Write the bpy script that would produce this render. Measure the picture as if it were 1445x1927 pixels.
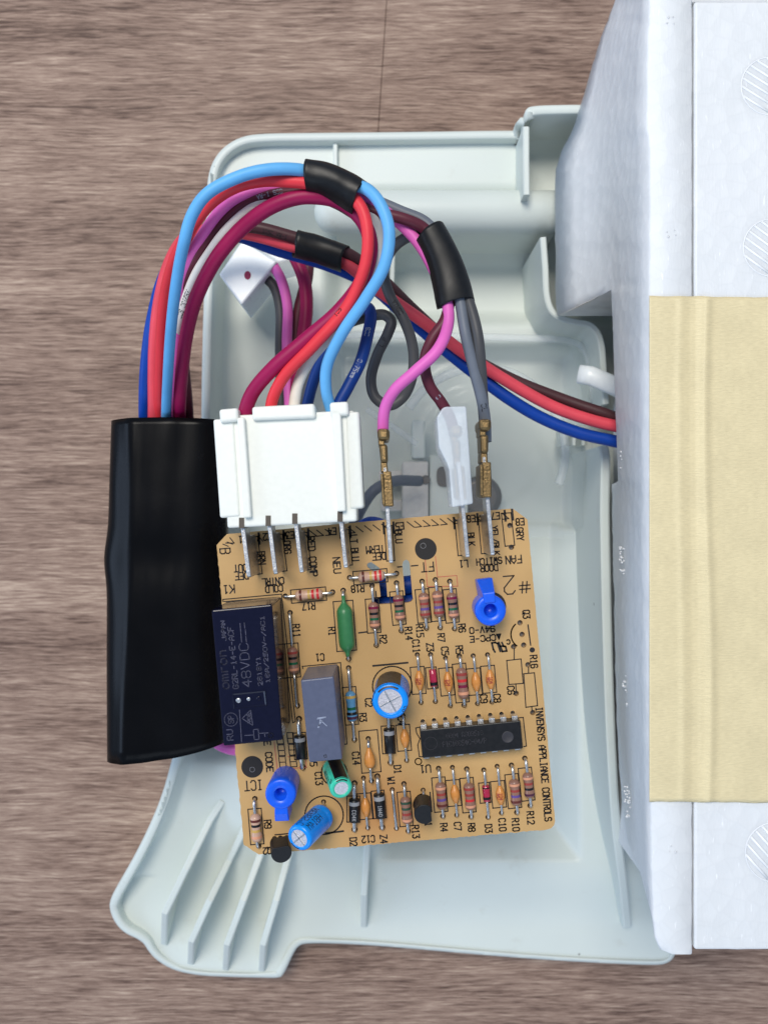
import bpy, bmesh, math, random
import numpy as np
from mathutils import Vector, Matrix, noise as mnoise

# ------------------------------------------------------------------ clear
for o in list(bpy.data.objects):
    bpy.data.objects.remove(o)
scn = bpy.context.scene
COL = scn.collection
rnd = random.Random(7)
MM = 0.001
# camera looks straight down; all heights in millimetres above the table
D, F, CX, CY = 265.0, 1587.0, 722.5, 963.5
ZB = 75.0            # upper face of the circuit board

# ------------------------------------------------------------------ camera
cam = bpy.data.cameras.new('camera')
cam_o = bpy.data.objects.new('camera', cam)
COL.objects.link(cam_o)
cam_o.location = (0, 0, D * MM)
cam.sensor_fit = 'VERTICAL'
cam.sensor_height = 36.0
cam.lens = 36.0 * F / 1927.0
cam.clip_start = 0.005
cam.clip_end = 20.0
cam.dof.use_dof = True
cam.dof.focus_distance = 0.184
cam.dof.aperture_fstop = 20.0
scn.camera = cam_o

# ------------------------------------------------------------------ light
world = bpy.data.worlds.new('World')
scn.world = world
world.use_nodes = True
bg = world.node_tree.nodes['Background']
bg.inputs['Color'].default_value = (0.50, 0.69, 1.0, 1)
bg.inputs['Strength'].default_value = 0.44

def area(name, loc, target, size, size_y, power, color):
    L = bpy.data.lights.new(name, 'AREA')
    L.shape = 'RECTANGLE'
    L.size, L.size_y = size, size_y
    L.energy = power
    L.color = color
    o = bpy.data.objects.new(name, L)
    COL.objects.link(o)
    o.location = loc
    o.rotation_euler = (Vector(target) - Vector(loc)).to_track_quat('-Z', 'Y').to_euler()
    return o
area('window_light', (-0.22, 0.52, 1.22), (0, 0, 0.05), 0.5, 0.5, 13.8, (1.0, 0.94, 0.85))
area('south_light', (0.1, -1.1, 0.7), (0, 0, 0.05), 1.2, 0.6, 3.0, (0.80, 0.90, 1.0))  # weaker bluish light from the south, its source not identified

area('side_fill_light', (-1.25, -0.1, 0.55), (0.05, 0, 0.06), 0.9, 0.5, 6.5, (0.58, 0.74, 1.0))  # bluish fill, added to tint the foam's left face; no actual window

scn.render.engine = 'CYCLES'
scn.view_settings.view_transform = 'Standard'
scn.view_settings.look = 'None'
scn.view_settings.exposure = 0.04
scn.view_settings.gamma = 1.0
scn.view_settings.use_curve_mapping = False

# ------------------------------------------------------------------ helpers
def P(px, py, z):
    k = (D - z) / F
    return Vector(((px - CX) * k, -(py - CY) * k, z))
def s2l(c):
    c = c / 255.0
    return c / 12.92 if c <= 0.04045 else ((c + 0.055) / 1.055) ** 2.4
def rgb(r, g, b):
    return (s2l(r), s2l(g), s2l(b), 1.0)

WM = {}
def setp(o, label=None, cat=None, group=None, kind=None):
    if label: o['label'] = label
    if cat: o['category'] = cat
    if group: o['group'] = group
    if kind: o['kind'] = kind
    return o
def place(o, M, parent):
    WM[o.name] = M
    if parent is not None:
        o.parent = parent
        o.matrix_basis = WM[parent.name].inverted() @ M
    else:
        o.matrix_basis = M
def empty(name, loc):
    o = bpy.data.objects.new(name, None)
    o.empty_display_size = 0.01
    COL.objects.link(o)
    place(o, Matrix.Translation(Vector(loc) * MM), None)
    return o

class MB:
    def __init__(s):
        s.v = []; s.f = []; s.sm = []
    def add(s, vs, fs, smooth=False):
        b = len(s.v)
        s.v += [tuple(x) for x in vs]
        s.f += [tuple(i + b for i in f) for f in fs]
        s.sm += [smooth] * len(fs)
        return s
    def mesh(s, name, mat, off=(0, 0, 0)):
        me = bpy.data.meshes.new(name)
        me.from_pydata([((x - off[0]) * MM, (y - off[1]) * MM, (z - off[2]) * MM) for x, y, z in s.v], [], s.f)
        me.polygons.foreach_set('use_smooth', s.sm)
        if mat: me.materials.append(mat)
        me.update()
        return me
    def fix(s):
        bm = bmesh.new()
        vs = [bm.verts.new(x) for x in s.v]
        for f, sm in zip(s.f, s.sm):
            try:
                ff = bm.faces.new([vs[i] for i in f]); ff.smooth = sm
            except ValueError:
                pass
        bmesh.ops.recalc_face_normals(bm, faces=bm.faces)
        bm.verts.index_update()
        s.v = [tuple(v.co) for v in bm.verts]
        s.f = [tuple(v.index for v in f.verts) for f in bm.faces]
        s.sm = [f.smooth for f in bm.faces]
        bm.free()
        return s
    def bevel(s, w, seg=2, ang=30):
        bm = bmesh.new()
        vs = [bm.verts.new(x) for x in s.v]
        for f in s.f:
            try: bm.faces.new([vs[i] for i in f])
            except ValueError: pass
        bmesh.ops.recalc_face_normals(bm, faces=bm.faces)
        es = [e for e in bm.edges if len(e.link_faces) == 2 and e.calc_face_angle(0) > math.radians(ang)]
        bmesh.ops.bevel(bm, geom=es, offset=w, segments=seg, profile=0.5, affect='EDGES', clamp_overlap=True)
        bm.verts.index_update()
        s.v = [tuple(v.co) for v in bm.verts]
        s.f = [tuple(v.index for v in f.verts) for f in bm.faces]
        s.sm = [False] * len(s.f)
        bm.free()
        return s
    def build(s, name, mat, parent=None, M=None):
        """M None: vertices are world millimetres, origin moved to the base centre."""
        if M is None:
            a = np.array(s.v)
            lo, hi = a.min(0), a.max(0)
            off = ((lo[0] + hi[0]) / 2, (lo[1] + hi[1]) / 2, lo[2])
            me = s.mesh(name, mat, off)
            M = Matrix.Translation(Vector(off) * MM)
        else:
            me = s.mesh(name, mat)
        return inst(name, me, parent, M)
def inst(name, me, parent, M):
    o = bpy.data.objects.new(name, me)
    COL.objects.link(o)
    place(o, M, parent)
    return o

def box(mb, x0, x1, y0, y1, z0, z1):
    v = [(x0, y0, z0), (x1, y0, z0), (x1, y1, z0), (x0, y1, z0), (x0, y0, z1), (x1, y0, z1), (x1, y1, z1), (x0, y1, z1)]
    f = [(3, 2, 1, 0), (4, 5, 6, 7), (0, 1, 5, 4), (1, 2, 6, 5), (2, 3, 7, 6), (3, 0, 4, 7)]
    return mb.add(v, f)
def prism(mb, pts, z0, z1):
    """vertical prism over a plan polygon"""
    n = len(pts)
    area2 = sum(pts[i][0] * pts[(i + 1) % n][1] - pts[(i + 1) % n][0] * pts[i][1] for i in range(n))
    if area2 < 0: pts = pts[::-1]
    v = [(p[0], p[1], z0) for p in pts] + [(p[0], p[1], z1) for p in pts]
    f = [tuple(range(n - 1, -1, -1)), tuple(range(n, 2 * n))]
    f += [(i, (i + 1) % n, n + (i + 1) % n, n + i) for i in range(n)]
    return mb.add(v, f)
def lathe(mb, prof, n=20, axis='x', smooth=True, cap=True):
    """prof: list of (along, radius)"""
    vs = []; fs = []
    for a, r in prof:
        for i in range(n):
            t = 2 * math.pi * i / n
            c, s_ = math.cos(t) * r, math.sin(t) * r
            vs.append((a, c, s_) if axis == 'x' else (c, s_, a))
    m = len(prof)
    for j in range(m - 1):
        for i in range(n):
            k = (i + 1) % n
            fs.append((j * n + i, j * n + k, (j + 1) * n + k, (j + 1) * n + i))
    mb.add(vs, fs, smooth)
    if cap:
        b = len(mb.v) - m * n
        for jj, rev in ((0, True), (m - 1, False)):
            idx = [b + jj * n + i for i in range(n)]
            mb.f.append(tuple(idx[::-1] if rev else idx)); mb.sm.append(False)
    return mb
def catmull(pts, sub=10):
    pts = [Vector(p) for p in pts]
    P0 = [pts[0] * 2 - pts[1]] + pts + [pts[-1] * 2 - pts[-2]]
    out = []
    for i in range(1, len(P0) - 2):
        a, b, c, d = P0[i - 1], P0[i], P0[i + 1], P0[i + 2]
        # centripetal parametrisation avoids loops and kinks
        t0 = 0.0
        t1 = t0 + max((b - a).length, 1e-4) ** 0.5
        t2 = t1 + max((c - b).length, 1e-4) ** 0.5
        t3 = t2 + max((d - c).length, 1e-4) ** 0.5
        for k in range(sub):
            t = t1 + (t2 - t1) * k / sub
            A1 = a * ((t1 - t) / (t1 - t0)) + b * ((t - t0) / (t1 - t0))
            A2 = b * ((t2 - t) / (t2 - t1)) + c * ((t - t1) / (t2 - t1))
            A3 = c * ((t3 - t) / (t3 - t2)) + d * ((t - t2) / (t3 - t2))
            B1 = A1 * ((t2 - t) / (t2 - t0)) + A2 * ((t - t0) / (t2 - t0))
            B2 = A2 * ((t3 - t) / (t3 - t1)) + A3 * ((t - t1) / (t3 - t1))
            out.append(B1 * ((t2 - t) / (t2 - t1)) + B2 * ((t - t1) / (t2 - t1)))
    out.append(pts[-1])
    return out
def frames(path):
    n = len(path)
    tan = []
    for i in range(n):
        a = path[max(i - 1, 0)]; b = path[min(i + 1, n - 1)]
        tan.append((b - a).normalized())
    up = Vector((0, 0, 1))
    if abs(tan[0].dot(up)) > 0.95: up = Vector((0, 1, 0))
    res = []
    for i in range(n):
        up = up - tan[i] * up.dot(tan[i])
        up.normalize()
        res.append((tan[i], up.cross(tan[i]).normalized() * -1, up.copy()))
    return res   # tangent, side, up
def tube(mb, path, r, n=14, ry=None, cap=True, smooth=True):
    fr = frames(path)
    vs = []; fs = []
    m = len(path)
    for i, p in enumerate(path):
        t, s_, u = fr[i]
        rr = r(i / (m - 1)) if callable(r) else r
        r2 = rr if ry is None else (ry(i / (m - 1)) if callable(ry) else ry)
        for k in range(n):
            a = 2 * math.pi * k / n
            vs.append(p + s_ * (math.cos(a) * rr) + u * (math.sin(a) * r2))
    for j in range(m - 1):
        for k in range(n):
            q = (k + 1) % n
            fs.append((j * n + k, j * n + q, (j + 1) * n + q, (j + 1) * n + k))
    b = len(mb.v)
    mb.add(vs, fs, smooth)
    if cap:
        mb.f.append(tuple(b + k for k in range(n - 1, -1, -1))); mb.sm.append(False)
        mb.f.append(tuple(b + (m - 1) * n + k for k in range(n))); mb.sm.append(False)
    return mb
def sstep(a, b, x):
    t = np.clip((x - a) / (b - a), 0, 1)
    return t * t * (3 - 2 * t)

# ------------------------------------------------------------------ materials
def mat(name, col, rough=0.45, metal=0.0, spec=0.5, var=0.06, vscale=900.0, bump=0.0, bscale=2500.0,
        alpha=1.0, trans=0.0, ior=1.45, sss=0.0, coat=0.0):
    m = bpy.data.materials.new(name)
    m.use_nodes = True
    nt = m.node_tree
    b = nt.nodes['Principled BSDF']
    tc = nt.nodes.new('ShaderNodeTexCoord')
    nz = nt.nodes.new('ShaderNodeTexNoise')
    nz.inputs['Scale'].default_value = vscale
    nz.inputs['Detail'].default_value = 5
    nt.links.new(tc.outputs['Object'], nz.inputs['Vector'])
    mr = nt.nodes.new('ShaderNodeMapRange')
    mr.inputs['From Min'].default_value = 0.3
    mr.inputs['From Max'].default_value = 0.7
    mr.inputs['To Min'].default_value = 1 - var
    mr.inputs['To Max'].default_value = 1 + var
    nt.links.new(nz.outputs['Fac'], mr.inputs['Value'])
    mx = nt.nodes.new('ShaderNodeVectorMath'); mx.operation = 'SCALE'
    mx.inputs[0].default_value = col[:3]
    nt.links.new(mr.outputs['Result'], mx.inputs['Scale'])
    nt.links.new(mx.outputs['Vector'], b.inputs['Base Color'])
    rr = nt.nodes.new('ShaderNodeMapRange')
    rr.inputs['To Min'].default_value = max(0.02, rough - 0.08)
    rr.inputs['To Max'].default_value = min(1, rough + 0.08)
    nt.links.new(nz.outputs['Fac'], rr.inputs['Value'])
    nt.links.new(rr.outputs['Result'], b.inputs['Roughness'])
    b.inputs['Metallic'].default_value = metal
    b.inputs['Specular IOR Level'].default_value = spec
    b.inputs['IOR'].default_value = ior
    b.inputs['Alpha'].default_value = alpha
    b.inputs['Transmission Weight'].default_value = trans
    b.inputs['Coat Weight'].default_value = coat
    if sss:
        b.inputs['Subsurface Weight'].default_value = sss
        b.inputs['Subsurface Radius'].default_value = (0.002, 0.002, 0.002)
        b.inputs['Subsurface Scale'].default_value = 1.0
    if bump:
        n2 = nt.nodes.new('ShaderNodeTexNoise')
        n2.inputs['Scale'].default_value = bscale
        n2.inputs['Detail'].default_value = 6
        nt.links.new(tc.outputs['Object'], n2.inputs['Vector'])
        bp = nt.nodes.new('ShaderNodeBump')
        bp.inputs['Strength'].default_value = bump
        bp.inputs['Distance'].default_value = 0.0003
        nt.links.new(n2.outputs['Fac'], bp.inputs['Height'])
        nt.links.new(bp.outputs['Normal'], b.inputs['Normal'])
    m['b'] = 1
    return m

def shell_mat(m):
    nt = m.node_tree; N = nt.nodes; L = nt.links
    b = N['Principled BSDF']
    src = b.inputs['Base Color'].links[0].from_socket
    g = N.new('ShaderNodeNewGeometry')
    vo = N.new('ShaderNodeTexVoronoi'); vo.inputs['Scale'].default_value = 52; vo.inputs['Randomness'].default_value = 1
    L.new(g.outputs['Position'], vo.inputs['Vector'])
    mr = N.new('ShaderNodeMapRange'); mr.inputs['From Min'].default_value = .012; mr.inputs['From Max'].default_value = .028; mr.inputs['To Min'].default_value = .85; mr.inputs['To Max'].default_value = 0
    L.new(vo.outputs['Distance'], mr.inputs['Value'])
    nz = N.new('ShaderNodeTexNoise'); nz.inputs['Scale'].default_value = 95; nz.inputs['Detail'].default_value = 8; nz.inputs['Roughness'].default_value = .7
    L.new(g.outputs['Position'], nz.inputs['Vector'])
    m2 = N.new('ShaderNodeMapRange'); m2.inputs['From Min'].default_value = .60; m2.inputs['From Max'].default_value = .78; m2.inputs['To Max'].default_value = .35
    L.new(nz.outputs['Fac'], m2.inputs['Value'])
    x1 = N.new('ShaderNodeMix'); x1.data_type = 'RGBA'; L.new(m2.outputs[0], x1.inputs['Factor']); L.new(src, x1.inputs['A']); x1.inputs['B'].default_value = rgb(176, 172, 156)
    x2 = N.new('ShaderNodeMix'); x2.data_type = 'RGBA'; L.new(mr.outputs[0], x2.inputs['Factor']); L.new(x1.outputs['Result'], x2.inputs['A']); x2.inputs['B'].default_value = rgb(60, 54, 48)
    L.new(x2.outputs['Result'], b.inputs['Base Color'])
    return m
def wood_mat():
    m = bpy.data.materials.new('wood_laminate')
    m.use_nodes = True
    nt = m.node_tree; L = nt.links; N = nt.nodes
    b = N['Principled BSDF']
    g = N.new('ShaderNodeNewGeometry')
    sx = N.new('ShaderNodeSeparateXYZ'); L.new(g.outputs['Position'], sx.inputs[0])
    # wavy grain: shift y by a slow noise
    mp0 = N.new('ShaderNodeMapping'); mp0.inputs['Scale'].default_value = (14, 45, 1)
    L.new(g.outputs['Position'], mp0.inputs['Vector'])
    n0 = N.new('ShaderNodeTexNoise'); n0.inputs['Scale'].default_value = 1.0; n0.inputs['Detail'].default_value = 3
    L.new(mp0.outputs[0], n0.inputs['Vector'])
    ma = N.new('ShaderNodeMath'); ma.operation = 'MULTIPLY_ADD'
    L.new(n0.outputs['Fac'], ma.inputs[0]); ma.inputs[1].default_value = 0.005
    L.new(sx.outputs['Y'], ma.inputs[2])
    def streak(xs, ys, seed, detail=4, rough=0.6):
        cx = N.new('ShaderNodeMath'); cx.operation = 'MULTIPLY'; L.new(sx.outputs['X'], cx.inputs[0]); cx.inputs[1].default_value = xs
        cy = N.new('ShaderNodeMath'); cy.operation = 'MULTIPLY'; L.new(ma.outputs[0], cy.inputs[0]); cy.inputs[1].default_value = ys
        cb = N.new('ShaderNodeCombineXYZ'); L.new(cx.outputs[0], cb.inputs[0]); L.new(cy.outputs[0], cb.inputs[1]); cb.inputs[2].default_value = seed
        n = N.new('ShaderNodeTexNoise'); n.inputs['Scale'].default_value = 1.0
        n.inputs['Detail'].default_value = detail; n.inputs['Roughness'].default_value = rough
        L.new(cb.outputs[0], n.inputs['Vector'])
        return n.outputs['Fac']
    a = streak(45, 800, 1.3)
    c = streak(90, 2100, 5.1, 4)
    e = streak(10, 60, 9.7, 3)
    def mul_add(x, k, y):
        q = N.new('ShaderNodeMath'); q.operation = 'MULTIPLY_ADD'
        L.new(x, q.inputs[0]); q.inputs[1].default_value = k
        if isinstance(y, float): q.inputs[2].default_value = y
        else: L.new(y, q.inputs[2])
        return q.outputs[0]
    h_ = streak(240, 4200, 2.2, 3)
    v = mul_add(a, 0.30, mul_add(c, 0.50, mul_add(h_, 0.34, mul_add(e, 0.30, -0.215))))
    cr = N.new('ShaderNodeValToRGB')
    el = cr.color_ramp.elements
    el[0].position = 0.38; el[0].color = rgb(84, 63, 53)
    el[1].position = 0.65; el[1].color = rgb(188, 164, 145)
    k = el.new(0.475); k.color = rgb(132, 107, 93)
    k = el.new(0.56); k.color = rgb(156, 131, 115)
    L.new(v, cr.inputs[0])
    L.new(cr.outputs[0], b.inputs['Base Color'])
    b.inputs['Roughness'].default_value = 0.55
    b.inputs['Specular IOR Level'].default_value = 0.3
    bp = N.new('ShaderNodeBump'); bp.inputs['Strength'].default_value = 0.7; bp.inputs['Distance'].default_value = 0.0003
    L.new(v, bp.inputs['Height']); L.new(bp.outputs[0], b.inputs['Normal'])
    return m

def foam_mat(name, side=False):
    m = bpy.data.materials.new(name)
    m.use_nodes = True
    nt = m.node_tree; L = nt.links; N = nt.nodes
    b = N['Principled BSDF']
    g = N.new('ShaderNodeNewGeometry')
    vo = N.new('ShaderNodeTexVoronoi'); vo.inputs['Scale'].default_value = 290
    vo.feature = 'SMOOTH_F1'; vo.inputs['Smoothness'].default_value = 0.25
    L.new(g.outputs['Position'], vo.inputs['Vector'])
    nz = N.new('ShaderNodeTexNoise'); nz.inputs['Scale'].default_value = 60; nz.inputs['Detail'].default_value = 6
    L.new(g.outputs['Position'], nz.inputs['Vector'])
    mp = N.new('ShaderNodeMapping'); mp.inputs['Scale'].default_value = (2600, 420, 2600) 
    L.new(g.outputs['Position'], mp.inputs['Vector'])
    n2 = N.new('ShaderNodeTexNoise'); n2.inputs['Scale'].default_value = 1.0; n2.inputs['Detail'].default_value = 3
    L.new(mp.outputs[0], n2.inputs['Vector'])
    cr = N.new('ShaderNodeValToRGB')
    el = cr.color_ramp.elements
    el[0].position = 0.3; el[0].color = (0.72, 0.735, 0.74, 1)
    el[1].position = 0.7; el[1].color = (0.775, 0.785, 0.79, 1)
    L.new(nz.outputs['Fac'], cr.inputs[0])
    # pale torn flecks drawn along the cut
    mpf = N.new('ShaderNodeMapping'); mpf.inputs['Scale'].default_value = (1500, 330, 1500)
    L.new(g.outputs['Position'], mpf.inputs['Vector'])
    nf = N.new('ShaderNodeTexNoise'); nf.inputs['Scale'].default_value = 1.0; nf.inputs['Detail'].default_value = 2
    L.new(mpf.outputs[0], nf.inputs['Vector'])
    mf = N.new('ShaderNodeMapRange'); mf.inputs['From Min'].default_value = .68; mf.inputs['From Max'].default_value = .78
    L.new(nf.outputs['Fac'], mf.inputs['Value'])
    # seams between the fused beads
    v2 = N.new('ShaderNodeTexVoronoi'); v2.feature = 'DISTANCE_TO_EDGE'; v2.inputs['Scale'].default_value = 290
    L.new(g.outputs['Position'], v2.inputs['Vector'])
    ms = N.new('ShaderNodeMapRange'); ms.inputs['From Max'].default_value = .10; ms.inputs['To Min'].default_value = .975; ms.inputs['To Max'].default_value = 1.0
    L.new(v2.outputs['Distance'], ms.inputs['Value'])
    sc_ = N.new('ShaderNodeVectorMath'); sc_.operation = 'SCALE'
    L.new(cr.outputs[0], sc_.inputs[0]); L.new(ms.outputs[0], sc_.inputs['Scale'])
    mxf = N.new('ShaderNodeMix'); mxf.data_type = 'RGBA'
    L.new(mf.outputs[0], mxf.inputs['Factor']); L.new(sc_.outputs[0], mxf.inputs['A']); mxf.inputs['B'].default_value = (.90, .91, .92, 1)
    L.new(mxf.outputs['Result'], b.inputs['Base Color'])
    b.inputs['Roughness'].default_value = 0.5
    b.inputs['Specular IOR Level'].default_value = 0.35
    b.inputs['Subsurface Weight'].default_value = 0.25
    b.inputs['Subsurface Radius'].default_value = (0.004, 0.004, 0.004)
    b.inputs['Subsurface Scale'].default_value = 1.0
    b1 = N.new('ShaderNodeBump'); b1.inputs['Strength'].default_value = 0.3; b1.inputs['Distance'].default_value = 0.0006
    L.new(vo.outputs['Distance'], b1.inputs['Height'])
    b2 = N.new('ShaderNodeBump'); b2.inputs['Strength'].default_value = 0.22; b2.inputs['Distance'].default_value = 0.0002
    L.new(n2.outputs['Fac'], b2.inputs['Height']); L.new(b1.outputs[0], b2.inputs['Normal'])
    b3 = N.new('ShaderNodeBump'); b3.inputs['Strength'].default_value = 0.06; b3.inputs['Distance'].default_value = 0.001
    L.new(nz.outputs['Fac'], b3.inputs['Height']); L.new(b2.outputs[0], b3.inputs['Normal'])
    L.new(b3.outputs[0], b.inputs['Normal'])
    return m

def tape_mat():
    m = mat('masking_tape', rgb(221, 205, 163), 0.45, var=0.05, vscale=120, spec=0.35)
    nt = m.node_tree; L = nt.links; N = nt.nodes
    b = N['Principled BSDF']
    g = N.new('ShaderNodeNewGeometry')
    mp = N.new('ShaderNodeMapping'); mp.inputs['Scale'].default_value = (700, 3600, 1)
    L.new(g.outputs['Position'], mp.inputs['Vector'])
    n = N.new('ShaderNodeTexNoise'); n.inputs['Scale'].default_value = 1; n.inputs['Detail'].default_value = 4
    L.new(mp.outputs[0], n.inputs['Vector'])
    bp = N.new('ShaderNodeBump'); bp.inputs['Strength'].default_value = 0.6; bp.inputs['Distance'].default_value = 0.0002
    L.new(n.outputs['Fac'], bp.inputs['Height']); L.new(bp.outputs[0], b.inputs['Normal'])
    src = b.inputs['Base Color'].links[0].from_socket
    mr = N.new('ShaderNodeMapRange'); mr.inputs['From Min'].default_value = .3; mr.inputs['From Max'].default_value = .7; mr.inputs['To Min'].default_value = .93; mr.inputs['To Max'].default_value = 1.06
    L.new(n.outputs['Fac'], mr.inputs['Value'])
    sc_ = N.new('ShaderNodeVectorMath'); sc_.operation = 'SCALE'; L.new(src, sc_.inputs[0]); L.new(mr.outputs[0], sc_.inputs['Scale'])
    L.new(sc_.outputs[0], b.inputs['Base Color'])
    return m

M_wood = wood_mat()
M_foam = foam_mat('expanded_polystyrene')
M_tape = tape_mat()
M_foam_mark = mat('smooth_polystyrene_skin', (.82, .83, .84, 1), .4, var=.02)
M_shell = mat('pale_grey_green_plastic', rgb(209, 216, 210), 0.42, var=0.025, vscale=40, bump=0.03, bscale=1500, spec=0.45)
shell_mat(M_shell)
M_groove = mat('dark_joint', rgb(92, 74, 66), 0.8)
M_cover = mat('translucent_lamp_cover', rgb(205, 214, 220), 0.12, alpha=0.14, spec=0.8, var=0.02)
M_lampgrey = mat('warm_grey_plastic', rgb(214, 209, 202), 0.45)
M_dark = mat('dark_metal', rgb(84, 78, 72), 0.4, metal=0.7)
M_white = mat('white_nylon', rgb(232, 233, 224), 0.38, var=0.02, sss=0.15)
M_plug = mat('white_translucent_plug', rgb(232, 238, 240), 0.3, var=0.02, sss=0.3)
M_clear = mat('milky_polypropylene', rgb(238, 245, 250), 0.25, alpha=0.5, var=0.02, spec=0.6)
M_brass = mat('brass', rgb(128, 106, 72), 0.36, metal=0.85, var=0.25, vscale=600, bump=0.25, bscale=2200)
M_tin = mat('tinned_steel', rgb(205, 205, 205), 0.3, metal=0.9, var=0.12, vscale=900, bump=0.15)
M_lead = mat('tinned_lead', rgb(208, 205, 200), 0.27, metal=0.9, var=0.15, vscale=1500, bump=0.1)
M_solder = mat('solder', rgb(120, 116, 112), 0.4, metal=0.7)
M_sleeve = mat('black_pvc_sleeve', rgb(11, 11, 13), 0.26, var=0.2, vscale=70, spec=0.11, bump=0.05, bscale=120)
M_shrink = mat('black_shrink_tube', rgb(20, 20, 21), 0.42, var=0.2, spec=0.4, bump=0.06, bscale=400)
M_ink = mat('black_ink', rgb(26, 22, 22), 0.6, var=0.25, vscale=2500)
M_red_ink = mat('red_ink', rgb(186, 92, 74), 0.6)
M_relay = mat('navy_black_case', rgb(15, 16, 38), 0.14, var=0.1, spec=0.3)
M_relay_print = mat('etched_print', rgb(70, 70, 88), 0.5, var=0.5, vscale=3000)
M_capgrey = mat('slate_grey_case', rgb(84, 90, 112), 0.36, var=0.05)
M_capgrey2 = mat('slate_grey_mark', rgb(150, 158, 178), 0.4)
M_black = mat('black_epoxy', rgb(18, 17, 18), 0.38, spec=0.5, var=0.2, bump=0.05)
M_chipprint = mat('faint_chip_print', rgb(52, 50, 54), 0.5)
M_blue_nylon = mat('blue_nylon', rgb(20, 92, 226), 0.3, var=0.05, sss=0.1)
M_bluecap = mat('blue_cap_sleeve', rgb(16, 140, 238), 0.24, var=0.03)
M_greencap = mat('green_cap_sleeve', rgb(60, 196, 164), 0.26, var=0.04)
M_alu = mat('aluminium_cap_top', rgb(214, 210, 214), 0.38, metal=0.55, var=0.16, vscale=2500, bump=0.25, bscale=3500)
M_resbrown = mat('resistor_brown', rgb(142, 104, 88), 0.3, var=0.12)
M_resbeige = mat('resistor_beige', rgb(198, 160, 136), 0.3, var=0.12)
M_resblue = mat('resistor_blue', rgb(92, 146, 182), 0.3, var=0.05)
M_resgreen = mat('resistor_green', rgb(56, 120, 74), 0.34, var=0.06)
M_ceramic = mat('orange_ceramic', rgb(206, 136, 66), 0.28, var=0.08)
M_glass = mat('red_glass_diode', rgb(168, 36, 66), 0.12, var=0.3, spec=0.7)
M_band = mat('silver_band', rgb(150, 150, 152), 0.4)
BANDS = {k: mat('band_' + k, rgb(*c), 0.35, var=0.05) for k, c in dict(
    red=(200, 44, 48), brown=(96, 44, 36), black=(22, 20, 22), green=(20, 92, 60), violet=(98, 72, 140), wine=(120, 22, 56),
    gold=(196, 160, 84), copper=(214, 150, 116), darkgreen=(50, 74, 56), plum=(76, 34, 56), rust=(150, 60, 52)).items()}

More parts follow.
